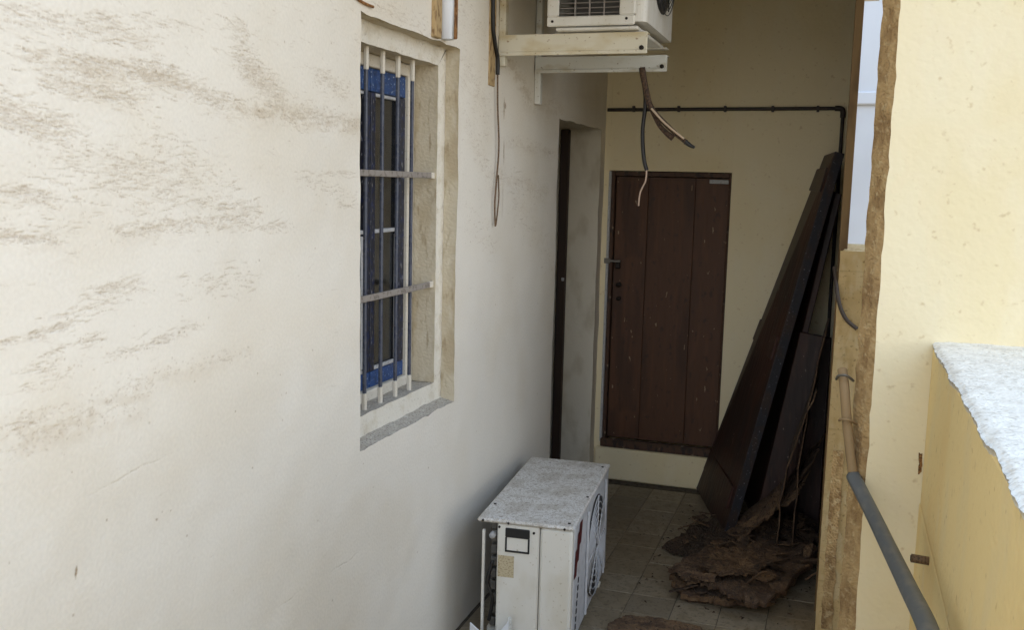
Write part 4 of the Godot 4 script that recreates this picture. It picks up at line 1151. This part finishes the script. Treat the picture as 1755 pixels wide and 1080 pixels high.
		part("flake", torn_sheet([Vector2(-ln / 2, -wd / 2), Vector2(ln / 2, -wd / 3), Vector2(ln / 2.3, wd / 2), Vector2(-ln / 3, wd / 2.2)], 0.005, 0.006, 0.008, func(_p): return 0.0, 300 + k), M.rot[rng.randi() % 3], t)
	var cr := sb()
	for k in 900:
		var x := rng.randfn(-0.36, 0.17)
		var z := rng.randfn(-4.62, 0.28)
		if x > 0.0 or x < -1.2 or z < -5.4 or z > -3.75: continue
		var r := rng.randf_range(0.002, 0.008)
		var y: float = maxf(hn.call(Vector2(x, z)) + 0.02, 0.001) if Vector2((x + 0.20) / 0.26, (z + 4.78) / 0.34).length() < 0.9 else 0.001
		var p0 := Vector3(x, y, z)
		var a := rng.randf() * TAU
		var u := Vector3(cos(a), rng.randf_range(-0.2, 0.4), sin(a)) * r * 1.8
		var w := Vector3(-sin(a), 0.2, cos(a)) * r
		tri_out(cr, p0 - u, p0 + u, p0 + w, p0 - Vector3.UP)
		tri_out(cr, p0 - u, p0 + w, p0 + Vector3.UP * r, p0 - Vector3.UP)
		tri_out(cr, p0 + u, p0 + w, p0 + Vector3.UP * r, p0 - Vector3.UP)
		tri_out(cr, p0 - u, p0 + u, p0 + Vector3.UP * r, p0 - Vector3.UP)
	var crumbs := part("wood_crumbs", mesh_of(cr), M.rot[2], self)
	crumbs.set_meta("kind", "stuff")
	crumbs.set_meta("label", "dark wood crumbs scattered over the tiles round the heap")
	crumbs.set_meta("category", "debris")

# ------------------------------------------------------------------
func _ready():
	rng.seed = 20240611
	nlow.seed = 3
	nlow.frequency = 1.1
	nmid.seed = 4
	nmid.frequency = 6.0
	# camera
	cam = Camera3D.new()
	cam.name = "camera"
	cam.position = Vector3(0, 1.7, 0)
	cam.rotation_degrees = Vector3(-7.557, 18.36, 1.42)
	cam.fov = 35.37
	cam.near = 0.05
	cam.far = 1000.0
	add_child(cam)
	cam.current = true
	# sky, exposure
	var env := Environment.new()
	var sky := Sky.new()
	var sm := ProceduralSkyMaterial.new()
	sm.sky_top_color = c8(158, 182, 213)
	sm.sky_horizon_color = c8(240, 236, 228)
	sm.sky_curve = 0.25
	sm.ground_bottom_color = c8(150, 140, 120)
	sm.ground_horizon_color = c8(200, 200, 196)
	sky.sky_material = sm
	env.background_mode = Environment.BG_SKY
	env.sky = sky
	env.tonemap_mode = Environment.TONE_MAPPER_LINEAR
	env.tonemap_exposure = 1.5
	env.background_energy_multiplier = 2.4
	env.sdfgi_enabled = true
	env.ssao_enabled = true
	env.ssil_enabled = true
	var we := WorldEnvironment.new()
	we.name = "world_environment"
	we.environment = env
	add_child(we)
	# sun: high over the open side, just behind the pier's face
	var sun := DirectionalLight3D.new()
	sun.name = "sun"
	sun.light_energy = 0.7
	sun.light_color = Color(1.0, 0.95, 0.87)
	sun.light_angular_distance = 0.5
	sun.shadow_enabled = true
	add_child(sun)
	sun.look_at_from_position(Vector3.ZERO, -Vector3(-0.342, 0.94, -0.05), Vector3.BACK)
	make_materials()
	M.outside = tri_mat(stain_tex(128, 128, 150, c8(196, 198, 202), [[c8(182, 182, 184), 0.02, 0.5, 0.9, 0.5, 1, 1]]), 3.0, 0.9)
	M.bounce_floor = tri_mat(stain_tex(256, 256, 152, c8(188, 174, 146), [[c8(160, 144, 114), 0.03, 0.5, 0.8, 0.6, 1, 1]]), 1.1, 0.8)  # lighter than the tiles so the unseen floor bounces more light
	M.rust_dark = tri_mat(stain_tex(128, 128, 153, c8(136, 96, 50), [[c8(82, 52, 26), 0.06, 0.4, 0.7, 0.9, 1, 1], [c8(190, 156, 100), 0.1, 0.66, 0.85, 0.7, 1, 1]]), 0.08, 0.9)
	M.pane_dark = flat_mat(c8(70, 78, 88), 0.1)
	M.partition = tri_mat(stain_tex(256, 256, 151, c8(112, 88, 56), [[c8(80, 60, 36), 0.02, 0.45, 0.8, 0.7, 1, 3]]), 0.6, 0.9)
	M.wire_grey = tri_mat(stain_tex(128, 128, 140, c8(150, 142, 134), [[c8(96, 86, 78), 0.06, 0.5, 0.8, 0.7, 1, 1]]), 0.2, 0.5)
	M.jamb = tri_mat(stain_tex(256, 256, 141, c8(214, 206, 188), [[c8(182, 170, 146), 0.02, 0.5, 0.85, 0.5, 1, 2]]), 0.8, 0.85, M.pb, 0.4)
	M.post_shade = tri_mat(stain_tex(128, 128, 161, c8(54, 40, 31), [[c8(44, 33, 27), 0.03, 0.45, 0.8, 0.7, 1, 3]]), 0.5, 0.6)  # post colour darkened to stand for the unlit opening
	M.steel = flat_mat(c8(120, 116, 108), 0.45, 0.6)
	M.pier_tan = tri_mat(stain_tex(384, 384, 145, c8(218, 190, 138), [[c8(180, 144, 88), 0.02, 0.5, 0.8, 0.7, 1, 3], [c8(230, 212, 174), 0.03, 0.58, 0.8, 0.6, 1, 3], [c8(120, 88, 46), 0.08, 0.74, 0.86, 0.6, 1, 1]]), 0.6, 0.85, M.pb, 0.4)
	M.cable_grey = flat_mat(c8(70, 60, 54), 0.6)
	M.sticker = tri_mat(stain_tex(128, 128, 146, c8(192, 178, 146), [[c8(140, 118, 90), 0.16, 0.5, 0.75, 0.7, 2, 1]]), 0.12, 0.7)
	M.grille = flat_mat(c8(150, 142, 136), 0.55)
	M.wire_pale = flat_mat(c8(186, 160, 140), 0.6)
	M.pale_pipe = flat_mat(c8(190, 168, 142), 0.5)
	build_house_wall()
	build_end_wall()
	build_pier()
	build_parapet()
	build_right_pipes()
	build_setting()
	lower_unit()
	upper_unit()
	build_wall_wires()
	build_boards()
